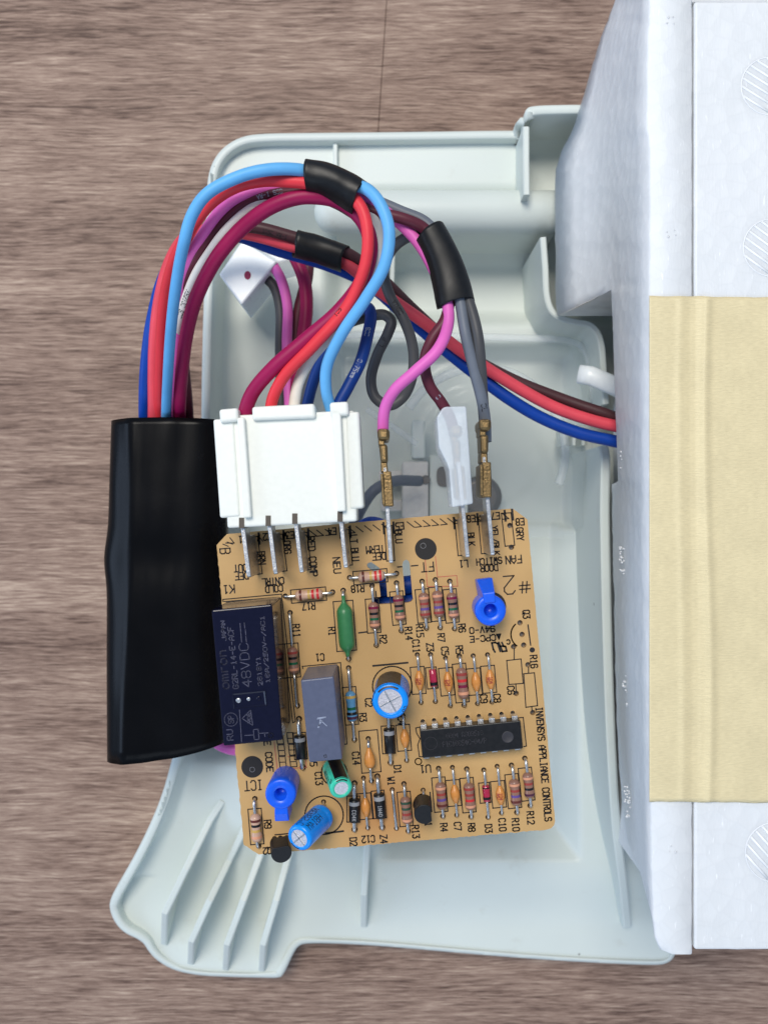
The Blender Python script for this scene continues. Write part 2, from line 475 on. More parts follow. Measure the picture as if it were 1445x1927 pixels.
# ------------------------------------------------------------------ stroke lettering
G = {
 'A': '0,0 0,4 2,6 4,4 4,0;0,2.4 4,2.4', 'B': '0,0 0,6 3,6 4,5 4,4 3,3.2 0,3.2;3,3.2 4,2.4 4,1 3,0 0,0',
 'C': '4,5 3,6 1,6 0,5 0,1 1,0 3,0 4,1', 'D': '0,0 0,6 2.6,6 4,4.6 4,1.4 2.6,0 0,0', 'E': '4,6 0,6 0,0 4,0;0,3.1 3,3.1',
 'F': '4,6 0,6 0,0;0,3.1 3,3.1', 'G': '4,5 3,6 1,6 0,5 0,1 1,0 3,0 4,1 4,2.8 2.4,2.8', 'H': '0,0 0,6;4,0 4,6;0,3 4,3',
 'I': '2,0 2,6;1,0 3,0;1,6 3,6', 'J': '4,6 4,1 3,0 1,0 0,1', 'K': '0,0 0,6;4,6 0,2.4;1.4,3.6 4,0', 'L': '0,6 0,0 4,0',
 'M': '0,0 0,6 2,3.4 4,6 4,0', 'N': '0,0 0,6 4,0 4,6', 'O': '1,0 0,1 0,5 1,6 3,6 4,5 4,1 3,0 1,0',
 'P': '0,0 0,6 3,6 4,5 4,3.8 3,2.8 0,2.8', 'Q': '1,0 0,1 0,5 1,6 3,6 4,5 4,1 3,0 1,0;2.4,1.6 4.2,-0.4',
 'R': '0,0 0,6 3,6 4,5 4,3.8 3,2.9 0,2.9;2,2.9 4,0', 'S': '0,1 1,0 3,0 4,1 4,2.2 3,3 1,3 0,3.8 0,5 1,6 3,6 4,5',
 'T': '2,0 2,6;0,6 4,6', 'U': '0,6 0,1 1,0 3,0 4,1 4,6', 'V': '0,6 2,0 4,6', 'W': '0,6 0.8,0 2,3 3.2,0 4,6',
 'X': '0,0 4,6;0,6 4,0', 'Y': '0,6 2,3 4,6;2,3 2,0', 'Z': '0,6 4,6 0,0 4,0',
 '0': '1,0 0,1 0,5 1,6 3,6 4,5 4,1 3,0 1,0', '1': '1,5 2,6 2,0;1,0 3,0', '2': '0,5 1,6 3,6 4,5 4,3.8 0,0 4,0',
 '3': '0,6 4,6 2,3.6 3.2,3.4 4,2.4 4,1 3,0 1,0 0,1', '4': '3,0 3,6 0,2 4,2', '5': '4,6 0,6 0,3.4 3,3.4 4,2.4 4,1 3,0 0,0',
 '6': '4,5 3,6 1,6 0,5 0,1 1,0 3,0 4,1 4,2.4 3,3.3 0,3.3', '7': '0,6 4,6 1.4,0',
 '8': '1,3.1 0,4 0,5 1,6 3,6 4,5 4,4 3,3.1 1,3.1 0,2.2 0,1 1,0 3,0 4,1 4,2.2 3,3.1', '9': '0,1 1,0 3,0 4,1 4,5 3,6 1,6 0,5 0,3.6 1,2.7 4,2.7',
 '-': '0.6,3 3.4,3', '/': '0,0 4,6', '#': '1,0 1.6,6;2.6,0 3.2,6;0,2 4,2;0,4 4,4', '~': '0,2.6 1,3.6 3,2.4 4,3.4', '.': '1.8,0 2.2,0.3',
 'o': '1,0 0,1 0,3 1,4 3,4 4,3 4,1 3,0 1,0', 'm': '0,0 0,4;0,3.4 1,4 2,3.2 2,0;2,3.2 3,4 4,3.2 4,0', 'r': '0.6,0 0.6,4;0.6,3 1.8,4 3.4,4',
 'n': '0.4,0 0.4,4;0.4,3.2 1.6,4 3,4 3.8,3 3.8,0', '^': '0,0 2,5 4,0 0,0;1,1 3,1;1.4,2 2.6,2;1.7,3 2.3,3', 'c': '3.6,3.4 2.8,4 1,4 0,3 0,1 1,0 2.8,0 3.6,0.6',
 '*': '1,4 0.4,5 1,6 2,6 2.6,5 2,4 1,4', ' ': '',
}
def text_lines(s, h, adv=0.68, length=None):
    """polylines in (u,v), centred on 0,0; h = cap height"""
    w = h * 0.5
    step = h * adv
    if length and len(s) > 0:
        step = length / (len(s) - 1 + 0.75)
        w = step * 0.75
    tot = step * (len(s) - 1) + w
    out = []
    for i, ch in enumerate(s):
        g = G.get(ch, '')
        for pl in g.split(';'):
            if not pl: continue
            pts = [tuple(float(a) for a in q.split(',')) for q in pl.split()]
            out.append([(i * step + x / 4 * w - tot / 2, y / 6 * h - h / 2) for x, y in pts])
    return out
def ribbon(mb, line, mapf, w, seg=None):
    """flat ribbon along a 2-D polyline, mapped on a surface by mapf(u,v)"""
    for (a, b) in zip(line[:-1], line[1:]):
        dx, dy = b[0] - a[0], b[1] - a[1]
        l = math.hypot(dx, dy)
        if l < 1e-6: continue
        dx /= l; dy /= l
        a2 = (a[0] - dx * w * 0.4, a[1] - dy * w * 0.4)
        l2 = l + w * 0.8
        k = 1 if not seg else max(1, int(l2 / seg))
        nx, ny = -dy * w / 2, dx * w / 2
        vs = []
        for i in range(k + 1):
            c = (a2[0] + dx * l2 * i / k, a2[1] + dy * l2 * i / k)
            vs.append(mapf(c[0] + nx, c[1] + ny)); vs.append(mapf(c[0] - nx, c[1] - ny))
        mb.add(vs, [(2 * i, 2 * i + 1, 2 * i + 3, 2 * i + 2) for i in range(k)])

# ================================================================== TABLE
tb = MB(); box(tb, -420, 420, -420, 420, -14, -2.4)
table = tb.build('table', M_groove); setp(table, kind='structure')
def plank(pts):
    mb = MB(); prism(mb, pts, -2.3, 0.0); mb.bevel(0.22, 2)
    return mb.build('plank', M_wood, table)
jt0 = P(733, -80, 0); jt1 = P(709, 290, 0)
def jx(y): return jt0.x + (jt1.x - jt0.x) * (y - jt0.y) / (jt1.y - jt0.y)
y0, y1, ym = -400, 400, 20
plank([(-410, y0), (410, y0), (410, ym - 0.15), (jx(ym) - 0.05, ym - 0.15), (jx(y1) - 0.05, y1), (-410, y1)])
plank([(jx(ym) + 0.05, ym + 0.15), (410, ym + 0.15), (410, y1), (jx(y1) + 0.05, y1)])

# ================================================================== PLASTIC HOUSING
housing = empty('control_housing', P(720, 1100, 0))
setp(housing, 'pale grey green plastic control housing lying open on the wood, under the circuit board', 'plastic housing')
OUT = [  # px, py, rim height, outer fillet
 (376, 1100, 36, 1.2), (377, 900, 36, 1.2), (378, 700, 34, 1.2), (384, 500, 33, 1.2), (387, 380, 32, 1.2), (389, 335, 32, 1.2), (398, 302, 32, 1.2),
 (418, 275, 32, 1.2), (448, 256, 32, 1.2), (485, 248, 32, 1.2), (600, 247, 32, 1.2), (800, 245, 32, 1.2), (918, 243, 32, 1.2), (975, 243, 32, 1.2), (985, 242, 33, 1.0), (987, 236, 39, .8),
 (987, 212, 41, .8), (990, 203, 41, .8), (1000, 197, 41, .8), (1060, 195, 41, .8), (1150, 195, 41, .8), (1250, 195, 38, 1.2), (1262, 300, 24, 1.2), (1272, 900, 20, 1.2), (1277, 1500, 14, 1.4), (1277, 1780, 10, 2.2),
 (1274, 1806, 10, 2.4), (1258, 1820, 10, 2.4), (1230, 1823, 10, 2.4), (1100, 1817, 10, 2.4), (980, 1809, 10, 2.4), (860, 1799, 10, 2.4), (740, 1788, 10, 2.4), (650, 1782, 10, 2.4),
 (575, 1780, 10, 2.2), (561, 1784, 10, 1.6), (552, 1797, 10, 1.4), (534, 1837, 10, 1.4), (526, 1845, 10, 1.8), (500, 1846, 10, 2.2), (430, 1845, 10, 2.4), (370, 1842, 10, 2.4), (325, 1832, 10, 2.2),
 (293, 1812, 10.5, 1.8), (277, 1793, 11, 1.5), (270, 1779, 11.5, 1.3), (258, 1770, 12, 1.3), (232, 1758, 12.5, 1.2), (214, 1738, 13, 1.2), (204, 1712, 14, 1.2), (206, 1694, 15, 1.2),
 (222, 1664, 17, 1.2), (250, 1616, 20, 1.2), (280, 1556, 23, 1.2), (303, 1500, 26, 1.2), (320, 1440, 29, 1.2), (345, 1340, 32, 1.2), (366, 1220, 35, 1.2)]
def chaikin(pts, n):
    for _ in range(n):
        q = []
        for i in range(len(pts)):
            a, b = np.array(pts[i]), np.array(pts[(i + 1) % len(pts)])
            q += [a * 0.75 + b * 0.25, a * 0.25 + b * 0.75]
        pts = q
    return pts
opts = []
for px, py, z, fl in OUT:
    p = P(px, py, z); opts.append((p.x, p.y, z, fl))
opts = chaikin(opts, 2)
no = len(opts)
rim = MB(); rv = []
for i in range(no):
    a, b, c = opts[i - 1], opts[i], opts[(i + 1) % no]
    t = Vector((c[0] - a[0], c[1] - a[1])).normalized()
    n = Vector((-t.y, t.x))   # outward: outline runs clockwise
    z, fl = b[2], b[3]
    prof = [(-2.6, 0.4), (-2.6, z - 1.0), (-2.5, z - .35), (-2.2, z - .05), (-fl, z), (-fl * .62, z - fl * .09), (-fl * .3, z - fl * .32), (-fl * .09, z - fl * .62), (0.0, z - fl), (0.35, 0.4)]
    rv.append([(b[0] + n.x * q, b[1] + n.y * q, zz) for q, zz in prof])
np_ = len(rv[0])
rim.add([q for r_ in rv for q in r_], [(i * np_ + j, i * np_ + j + 1, ((i + 1) % no) * np_ + j + 1, ((i + 1) % no) * np_ + j) for i in range(no) for j in range(np_ - 1)], True)
rim.fix().build('rim', M_shell, housing)

K25 = (D - 25) / F
def hfun(U, V):
    z = np.full_like(U, 15.0)
    # upper ledge behind the wires
    z = z + 13.5 * sstep(452, 352, V)
    # recess south of the ridge
    rec = sstep(600, 640, U) * (sstep(430, 480, V) - sstep(556, 602, V))
    z = z - 7.0 * rec
    # pocket at the top right
    pk = sstep(986, 992, U) * sstep(372, 362, V)
    z = z * (1 - pk) + pk * (21 + 17 * sstep(292, 206, V))
    # lamp chamber and the sunken pan below the board
    ch = sstep(622, 640, U) * sstep(1118, 1085, U) * sstep(628, 660, V) * sstep(1010, 985, V)
    lst = lambda a, b, x: np.clip((x - a) / (b - a), 0, 1)
    pan = lst(704, 736, U) * np.minimum(lst(1108, 1060, U), lst(1648, 1588, V)) * sstep(960, 985, V)
    z = z - 10.0 * np.maximum(ch, pan * 0.9)
    # lower left lobe slopes down to its lip
    lob = sstep(720, 660, U) * sstep(1380, 1450, V)
    z = z + lob * (-5.6 + 11.5 * sstep(1770, 1440, V) + 6.0 * sstep(360, 520, U) * sstep(1700, 1480, V) - 15 * 0)
    dk = sstep(660, 720, U) * sstep(1650, 1800, V)
    z = z - 5.4 * dk
    # soft fillet against the left wall
    ul = np.interp(V, [250, 335, 500, 1100, 1340, 1440, 1556, 1694], [430, 392, 386, 378, 350, 326, 286, 212])
    z = z + 7 * sstep(1640, 1500, V) * sstep(34, 6, U - ul) * (V > 300)
    z = z + 0.15 * np.sin(U * 0.013) * np.cos(V * 0.011)
    return z
stepm = 0.8
xs = np.arange(-90, 92, stepm); ys = np.arange(-146, 124, stepm)
XX, YY = np.meshgrid(xs, ys)
UU = XX / K25 + CX; VV = -YY / K25 + CY
ZZ = hfun(UU, VV)
poly = np.array([(p[0], p[1]) for p in opts])
# inset polygon test
ins = np.zeros_like(XX, bool)
j = no - 1
for i in range(no):
    xi, yi = poly[i]; xj, yj = poly[j]
    cond = ((yi > YY) != (yj > YY)) & (XX < (xj - xi) * (YY - yi) / (yj - yi + 1e-12) + xi)
    ins ^= cond; j = i
dist = np.full_like(XX, 1e9)
for i in range(no):
    a = poly[i]; b = poly[(i + 1) % no]; ab = b - a; L2 = (ab ** 2).sum()
    t = np.clip(((XX - a[0]) * ab[0] + (YY - a[1]) * ab[1]) / L2, 0, 1)
    dist = np.minimum(dist, np.hypot(XX - a[0] - t * ab[0], YY - a[1] - t * ab[1]))
# near the low lips the floor meets the lip top
zr = np.array([p[2] for p in opts])
ok = ins & (dist > 0.9)
zlip = np.where((VV > 1690), np.minimum(ZZ, 9.6), ZZ)
ZZ = ZZ * (1 - sstep(10, 3, dist) * (VV > 1690)) + zlip * (sstep(10, 3, dist) * (VV > 1690))
ny_, nx_ = XX.shape
idx = -np.ones(XX.shape, int)
idx[ok] = np.arange(ok.sum())
tv = list(zip(XX[ok].tolist(), YY[ok].tolist(), ZZ[ok].tolist()))
a_ = idx[:-1, :-1]; b_ = idx[:-1, 1:]; c_ = idx[1:, 1:]; d_ = idx[1:, :-1]
q = (a_ >= 0) & (b_ >= 0) & (c_ >= 0) & (d_ >= 0)
tf = list(zip(a_[q].tolist(), b_[q].tolist(), c_[q].tolist(), d_[q].tolist()))
tray = MB(); tray.add(tv, tf, True)
M_shell_dirty = M_shell
tray.build('tray_floor', M_shell, housing)

def wall(pts, thick, zbot, name, parent=housing, m=M_shell, smooth_n=6, bev=0.3):
    """upright wall along px points (px,py,ztop)"""
    w = catmull([P(*p) for p in pts], smooth_n) if smooth_n else [P(*p) for p in pts]
    n = len(w); vs = []
    for i in range(n):
        a = w[max(i - 1, 0)]; b = w[min(i + 1, n - 1)]
        t = (b - a); t.z = 0; t.normalize(); nn = Vector((-t.y, t.x, 0)) * thick / 2
        p = w[i]
        for s_, zz in ((1.15, zbot), (1, p.z - 0.35), (.6, p.z), (-.6, p.z), (-1, p.z - 0.35), (-1.15, zbot)):
            vs.append((p.x + nn.x * s_, p.y + nn.y * s_, zz))
    k = 6
    fs = [(i * k + j, (i + 1) * k + j, (i + 1) * k + j + 1, i * k + j + 1) for i in range(n - 1) for j in range(k - 1)]
    fs += [tuple(range(k)), tuple((n - 1) * k + j for j in range(k - 1, -1, -1))]
    mb = MB(); mb.add(vs, fs); mb.fix()
    return mb.build(name, m, parent)
# pocket walls, inner walls, right wall
wall([(991, 366, 41), (990, 300, 41), (990, 238, 41)], 1.7, 4, 'pocket_wall')
wall([(1022, 446, 38), (1026, 500, 38), (1030, 560, 38), (1040, 586, 38), (1060, 599, 38), (1085, 606, 38), (1108, 610, 38), (1122, 622, 38), (1131, 645, 38), (1136, 700, 37), (1140, 760, 36)], 1.7, 4, 'inner_wall')
wall([(1133, 838, 41), (1138, 850, 42), (1138, 960, 42), (1141, 1120, 42), (1146, 1300, 41), (1152, 1440, 38), (1160, 1560, 32), (1172, 1660, 24), (1181, 1745, 13.5)], 2.5, 3, 'side_wall')
wall([(631, 256, 30.4), (631, 300, 30.4), (632, 345, 30.4)], 1.3, 15, 'rib', smooth_n=0)
wall([(740, 455, 26), (738, 520, 24), (737, 580, 22)], 1.3, 6, 'rib', smooth_n=0)
# lower ribs: front foot, shoulder, run out into the slope
for r5 in ([(308, 1778, 10.5), (310, 1720, 23.5), (350, 1636, 24.5), (395, 1545, 25.5), (419, 1508, 25.5)],
           [(358, 1815, 10), (360, 1773, 22), (395, 1695, 24), (431, 1620, 25), (470, 1540, 26)],
           [(424, 1826, 10), (427, 1779, 22), (458, 1695, 24), (489, 1612, 25), (512, 1545, 26)],
           [(492, 1828, 10), (495, 1779, 22), (520, 1695, 24), (543, 1612, 25), (560, 1545, 26)],
           [(684, 1744, 11.5), (685, 1685, 22), (688, 1640, 22.5), (691, 1590, 23), (697, 1500, 24)]):
    if r5[0][0] < 600:      # these run out into the rising floor
        for q_ in (-1, -2):
            w3 = P(*r5[q_]); zf = float(hfun(np.array([w3.x / K25 + CX]), np.array([-w3.y / K25 + CY]))[0])
            r5[q_] = (r5[q_][0], r5[q_][1], zf - .4 if q_ == -1 else zf + 2.2)
    wall(r5, 1.9, 2, 'rib', smooth_n=0)
# rounded ridge across the housing
rg = MB()
ra = P(632, 401, 30); rb = P(1046, 401, 30)
R_ = 6.0
prof = [(ra.x - R_ * math.cos(t), R_ * math.sin(t) + 1e-3) for t in np.linspace(0.02, math.pi / 2, 8)] + [(rb.x - 1.2, R_), (rb.x - .4, R_ - .25), (rb.x, R_ - 1.0), (rb.x + .1, 0.05)]
lathe(rg, prof, 40)
rg.v = [(x, y + ra.y, z + ra.z) for x, y, z in rg.v]
# skirt under the ridge
box(rg, ra.x, rb.x - 0.6, ra.y - R_ + .1, ra.y + R_ - .1, 3, 30)
rg.build('ridge', M_shell, housing)

# lamp cover: domed translucent shell
def cover_h(U, V):
    e = np.minimum.reduce([U - 604, 1122 - U, V - 626, 1010 - V])
    z = 20 + 7.5 * sstep(0, 46, e)
    r = np.hypot(U - 905, V - 850)
    z = z + 3.0 * sstep(178, 120, r) + 1.2 * sstep(112, 96, r)
    return z
us = np.arange(600, 1127, 6.0); vsr = np.arange(622, 1014, 6.0)
CU, CV = np.meshgrid(us, vsr)
# rounded plan corners
CZ = cover_h(CU, CV)
cx_ = np.maximum(np.abs(CU - 863) - 190, 0); cy_ = np.maximum(np.abs(CV - 818) - 130, 0)
okc = np.hypot(cx_ / 72, cy_ / 66) < 1.0
ci = -np.ones(CU.shape, int); ci[okc] = np.arange(okc.sum())
cv_ = [((u - CX) * K25, -(v - CY) * K25, z) for u, v, z in zip(CU[okc], CV[okc], CZ[okc])]
a_ = ci[:-1, :-1]; b_ = ci[:-1, 1:]; c_ = ci[1:, 1:]; d_ = ci[1:, :-1]
qc = (a_ >= 0) & (b_ >= 0) & (c_ >= 0) & (d_ >= 0)
cm = MB(); cm.add(cv_, list(zip(d_[qc].tolist(), c_[qc].tolist(), b_[qc].tolist(), a_[qc].tolist())), True)
cov = cm.build('lamp_cover', M_cover, housing)
M_edge = mat('clear_plastic_edge', rgb(226, 233, 236), .2, alpha=.25, spec=.8)
def edge_bead(pts, r, name):
    mb = MB(); tube(mb, catmull([P(*p) for p in pts], 8), r, 8, r * .7); mb.build(name, M_edge, cov)
edge_bead([(606, 720, 25), (610, 660, 25), (624, 638, 25), (660, 631, 25), (800, 632, 25), (960, 636, 25), (1070, 642, 25), (1096, 654, 25), (1110, 690, 25), (1118, 760, 25)], 1.1, 'cover_edge')
edge_bead([(905 + 158 * math.cos(t), 850 + 158 * math.sin(t), 29) for t in np.linspace(-2.6, .4, 22)], 1.3, 'dome_ring')
edge_bead([(690, 770, 27.5), (735, 800, 28), (785, 836, 28)], .9, 'cover_highlight')  # pale tube modelled in place of a highlight streak on the cover
def pbox(name, m, parent, x0, y0, x1, y1, z0, z1, bev=0.6):
    a = P(x0, y1, z1); b = P(x1, y0, z1)
    mb = MB(); box(mb, a.x, b.x, a.y, b.y, z0, z1); mb.bevel(bev, 2)
    return mb.build(name, m, parent)
sock = pbox('lamp_socket', M_lampgrey, housing, 757, 868, 806, 985, 4, 20)
pbox('socket_arm', M_lampgrey, sock, 712, 885, 757, 906, 6, 16)
pbox('socket_arm', M_lampgrey, sock, 716, 940, 757, 962, 6, 16)
brk = pbox('bracket_plate', M_shell, housing, 808, 856, 880, 990, 5, 18)
pbox('bracket_lip', M_shell, brk, 775, 790, 800, 862, 12, 21)
sc = MB(); c = P(801, 903, 20.6)
lathe(sc, [(c.z - .8, 1.35), (c.z, 1.35), (c.z + .25, 1.1)], 20, 'z', False); sc.v = [(x + c.x, y + c.y, z) for x, y, z in sc.v]
screw = sc.build('screw', M_dark, sock)
ov = MB(); c = P(838, 897, 18.4)
n_ = 24
prism(ov, [(c.x + 2.6 * math.copysign(abs(math.cos(t)) ** .6, math.cos(t)), c.y + 3.0 * math.copysign(abs(math.sin(t)) ** .6, math.sin(t))) for t in np.linspace(0, 2 * math.pi, n_, False)], 17.2, 18.5)
ov.build('bracket_hole', M_dark, brk)
dc = MB(); c = P(905, 935, 14)
lathe(dc, [(5, 6.4), (12.6, 6.4), (13.4, 6.0), (14, 4.5)], 36, 'z', True); dc.v = [(x + c.x, y + c.y, z) for x, y, z in dc.v]
dc.build('thermostat_disc', M_dark, housing)
# small white lever entering from the foam side
lv = MB(); tube(lv, [P(1088, 704, 39), P(1110, 707, 40), P(1150, 724, 40), P(1190, 742, 40)], 2.6, 16, 1.6)
lv.build('lever', M_plug, housing)
# grille slots near the side wall
for k in range(3):
    wall([(1062 + 18 * k, 806, 19.5), (1062 + 18 * k, 838, 19.5)], 1.0, 10, 'grille_bar', smooth_n=0)

# ================================================================== FOAM
ZF = 88.0
ST = [  # py, top edge px @ZF, mid px, mid z, bottom px, bottom z
 (-70, 1219, 1172, 64, 1178, 50), (0, 1220, 1168, 62, 1157, 44), (50, 1219, 1158, 62, 1138, 42), (110, 1216, 1150, 62, 1118, 41), (180, 1215, 1143, 62, 1097, 41), (240, 1214, 1138, 62, 1078, 41), (262, 1219, 1137, 62, 1068, 41), (285, 1221, 1137, 62, 1056, 41),
 (320, 1220, 1138, 62, 1045, 41), (380, 1220, 1140, 62, 1043, 41), (460, 1220, 1144, 62, 1044, 41), (530, 1220, 1148, 62, 1046, 41), (543, 1220, 1149, 62, 1049, 41),
 (546, 1220, 1150, 63, 1152, 60), (600, 1220, 1152, 63, 1155, 60), (700, 1220, 1155, 63, 1158, 60), (830, 1220, 1160, 63, 1162, 60), (905, 1220, 1163, 63, 1164, 60),
 (912, 1220, 1163, 62, 1150, 42), (1000, 1220, 1165, 62, 1152, 42), (1200, 1221, 1168, 62, 1156, 42), (1400, 1222, 1174, 62, 1160, 40), (1500, 1223, 1180, 62, 1164, 38), (1600, 1224, 1186, 62, 1172, 34), (1680, 1226, 1192, 60, 1180, 28), (1730, 1228, 1204, 58, 1197, 24), (1765, 1232, 1219, 56, 1215, 22), (1788, 1242, 1236, 54, 1233, 22), (1796, 1262, 1262, 54, 1262, 22)]
def lerp_rows(st, step=9):
    out = []
    for a, b in zip(st[:-1], st[1:]):
        n = max(1, int((b[0] - a[0]) / step))
        for i in range(n):
            t = i / n
            out.append(tuple(x + (y - x) * t for x, y in zip(a, b)))
    out.append(st[-1])
    return out
fr_ = []
GAP = 1303.2
for (py, tx, mx, mz, bx_, bz) in lerp_rows(ST):
    jt = (mnoise.noise(Vector((py * 0.02, 3.1, 0))) * 2.2 + mnoise.noise(Vector((py * 0.11, 7.7, 0))) * 1.2)
    e1 = P(tx + jt, py, ZF)
    m1 = P(mx + jt * .4, py, mz); b1 = P(bx_ + jt, py + (float(np.interp(py, [470, 543.5], [0, 52])) if py <= 543.5 else 0), bz)
    y = e1.y
    # the lower part runs past the upper one towards the far end; near the close end it is only slightly drafted
    kk = 1.0 if py < 900 else float(np.interp(py, [900, 1500, 1800], [1.0, .5, .12]))
    ym_, yb_ = y + (m1.y - y) * kk, y + (b1.y - y) * kk
    gx = (GAP - CX + 1.2 * mnoise.noise(Vector((py * 0.04, 1.7, 4)))) * (D - ZF) / F
    if py >= 1790: gx = max(gx, e1.x + 1)
    row = [(gx, y, ZF - 9), (gx - 0.05, y, ZF - .5), (gx - .45, y, ZF), ((e1.x + gx) / 2, y, ZF + 0.1 * mnoise.noise(Vector((py * .03, 0, 0)))), (e1.x + .5, y, ZF), (e1.x + .05, y, ZF - .35)]
    for t in (0.25, .5, .75, 1.0):
        p = (e1.x + (m1.x - e1.x) * t + 0.08 * mnoise.noise(Vector((py * .03, t * 3, 9))), y + (ym_ - y) * t, ZF - .35 + (mz - ZF + .35) * t)
        row.append(p)
    for t in (.33, .66, 1.0):
        s_ = t * t
        row.append((m1.x + (b1.x - m1.x) * (0.5 * t + .5 * s_), ym_ + (yb_ - ym_) * t, mz + (bz - mz) * t))
    row.append((max(b1.x + 14, gx), yb_, bz))
    fr_.append(row)
k = len(fr_[0]); n = len(fr_)
fm = MB()
fm.add([p for r_ in fr_ for p in r_], [(i * k + j, i * k + (j + 1) % k, (i + 1) * k + (j + 1) % k, (i + 1) * k + j) for i in range(n - 1) for j in range(k)], True)
fm.add(fr_[0], [tuple(range(k))]); fm.add(fr_[-1], [tuple(range(k - 1, -1, -1))])
fm.fix()
foam1 = fm.build('foam_block', M_foam)
setp(foam1, 'narrow white polystyrene piece with tapered left side, beside the plastic housing', 'foam block', 'taped polystyrene halves')
# second half
a = P(1305.5, 1787, ZF); b = P(1560, 3, ZF)
f2 = MB()
ol = []
for t in np.linspace(0, 1, 60): ol.append((a.x + 0.12 * mnoise.noise(Vector((t * 40, 2, 2))), b.y + (a.y - b.y) * t))
for t in np.linspace(0.02, 1, 14): ol.append((a.x + (b.x - a.x) * t, a.y + 0.15 * mnoise.noise(Vector((t * 30, 5, 2)))))
ol.append((b.x, b.y))
prism(f2, ol, 25, ZF + 0.15)
f2.bevel(0.55, 3, 50)
foam2 = f2.build('foam_block', M_foam)
setp(foam2, 'wide white polystyrene block at the right edge, with hatched round mould marks', 'foam block', 'taped polystyrene halves')
a = P(1303, 2, ZF); b = P(1560, -70, ZF)
f3 = MB(); box(f3, a.x, b.x, a.y + .25, b.y, 30, ZF - .9); f3.bevel(.5, 2)
foam3 = f3.build('foam_block', M_foam)
setp(foam3, 'strip of white polystyrene along the upper right edge of the picture', 'foam block', 'taped polystyrene halves')
# mould marks
for (mx, my, mr, ang) in ((1448, 162, 54, -32), (1452, 466, 54, -36), (1458, 1604, 56, -48)):
    mk = MB(); cc = P(mx, my, ZF + .15); R = mr * (D - ZF) / F
    tube(mk, [Vector((cc.x + R * math.cos(t), cc.y + R * math.sin(t), cc.z)) for t in np.linspace(0, 2 * math.pi, 49)], .16, 6, .06, cap=False)
    d = Vector((math.cos(math.radians(ang)), math.sin(math.radians(ang)), 0)); nn = Vector((-d.y, d.x, 0))
    for o_ in np.linspace(-.78, .78, 7):
        hl = R * math.sqrt(1 - o_ * o_) * .97
        c0 = cc + nn * o_ * R
        tube(mk, [c0 - d * hl, c0, c0 + d * hl], .3, 6, .07)
    mk.build('mould_mark', M_foam_mark, foam2)
# clusters of loose beads on the side face
def beads(spots, name, parent):
    mb = MB()
    for (bx, by, bz) in spots:
        p = P(bx, by, bz)
        r = rnd.uniform(.22, .36)
        lathe(mb, [(p.z - r * .9, r * .3), (p.z - r * .5, r * .85), (p.z, r), (p.z + r * .5, r * .85), (p.z + r * .9, r * .3)], 8, 'z', True)
        kk = 5 * 8
        for i in range(len(mb.v) - kk, len(mb.v)):
            x, y, z = mb.v[i]; mb.v[i] = (x + p.x, y + p.y, z)
    o = mb.build(name, M_foam, parent); o['kind'] = 'stuff'
sp = []
for (cx0, y0_, y1_) in ((1172, 822, 890), (1170, 1030, 1080), (1176, 1270, 1330), (1178, 1480, 1540)):
    for _ in range(24):
        sp.append((cx0 + rnd.uniform(-5, 7), rnd.uniform(y0_, y1_), 66 + rnd.uniform(-.5, .8)))
beads(sp, 'surface_beads', foam1)
sp = [(x + rnd.uniform(-1, 1), y, ZF - .12) for x, y in ((1256, 34), (1265, 33), (1254, 44), (1266, 45), (1254, 437), (1268, 434), (1256, 446), (1269, 443), (1262, 1592), (1258, 1602), (1270, 1603))]
beads(sp, 'surface_beads', foam1)
# masking tape
tp = MB(); tvs = []
txs = np.linspace(1221, 1560, 110); tys = np.linspace(557, 1508, 120)
for jy, py in enumerate(tys):
    for px in txs:
        base = ZF + .32
        w = 6 * math.sin(py * 0.006)
        h = .55 * math.exp(-((px - 1331 - w) / 8) ** 2) + .22 * math.exp(-((px - 1281 - w * .6) / 7) ** 2) - .30 * math.exp(-((px - 1304 - w * .4) / 9) ** 2)
        h += .05 * mnoise.noise(Vector((px * .03, py * .012, 1))) + .035 * mnoise.noise(Vector((px * .09, py * .03, 5)))
        edge = 2.2 * mnoise.noise(Vector((px * .03, 0 if jy < 60 else 9, 4))) if jy in (0, len(tys) - 1) else 0
        sk = (px - 1221) * .012
        p = P(px, py + sk + edge, base + max(h, -.2))
        tvs.append((p.x, p.y, p.z))
nx2, ny2 = len(txs), len(tys)
tp.add(tvs, [(jj * nx2 + i, (jj + 1) * nx2 + i, (jj + 1) * nx2 + i + 1, jj * nx2 + i + 1) for jj in range(ny2 - 1) for i in range(nx2 - 1)], True)
tape = tp.build('masking_tape', M_tape)
sol = tape.modifiers.new('thickness', 'SOLIDIFY'); sol.thickness = 0.00012; sol.offset = 1
setp(tape, 'wide beige masking tape joining the two white polystyrene pieces', 'tape')

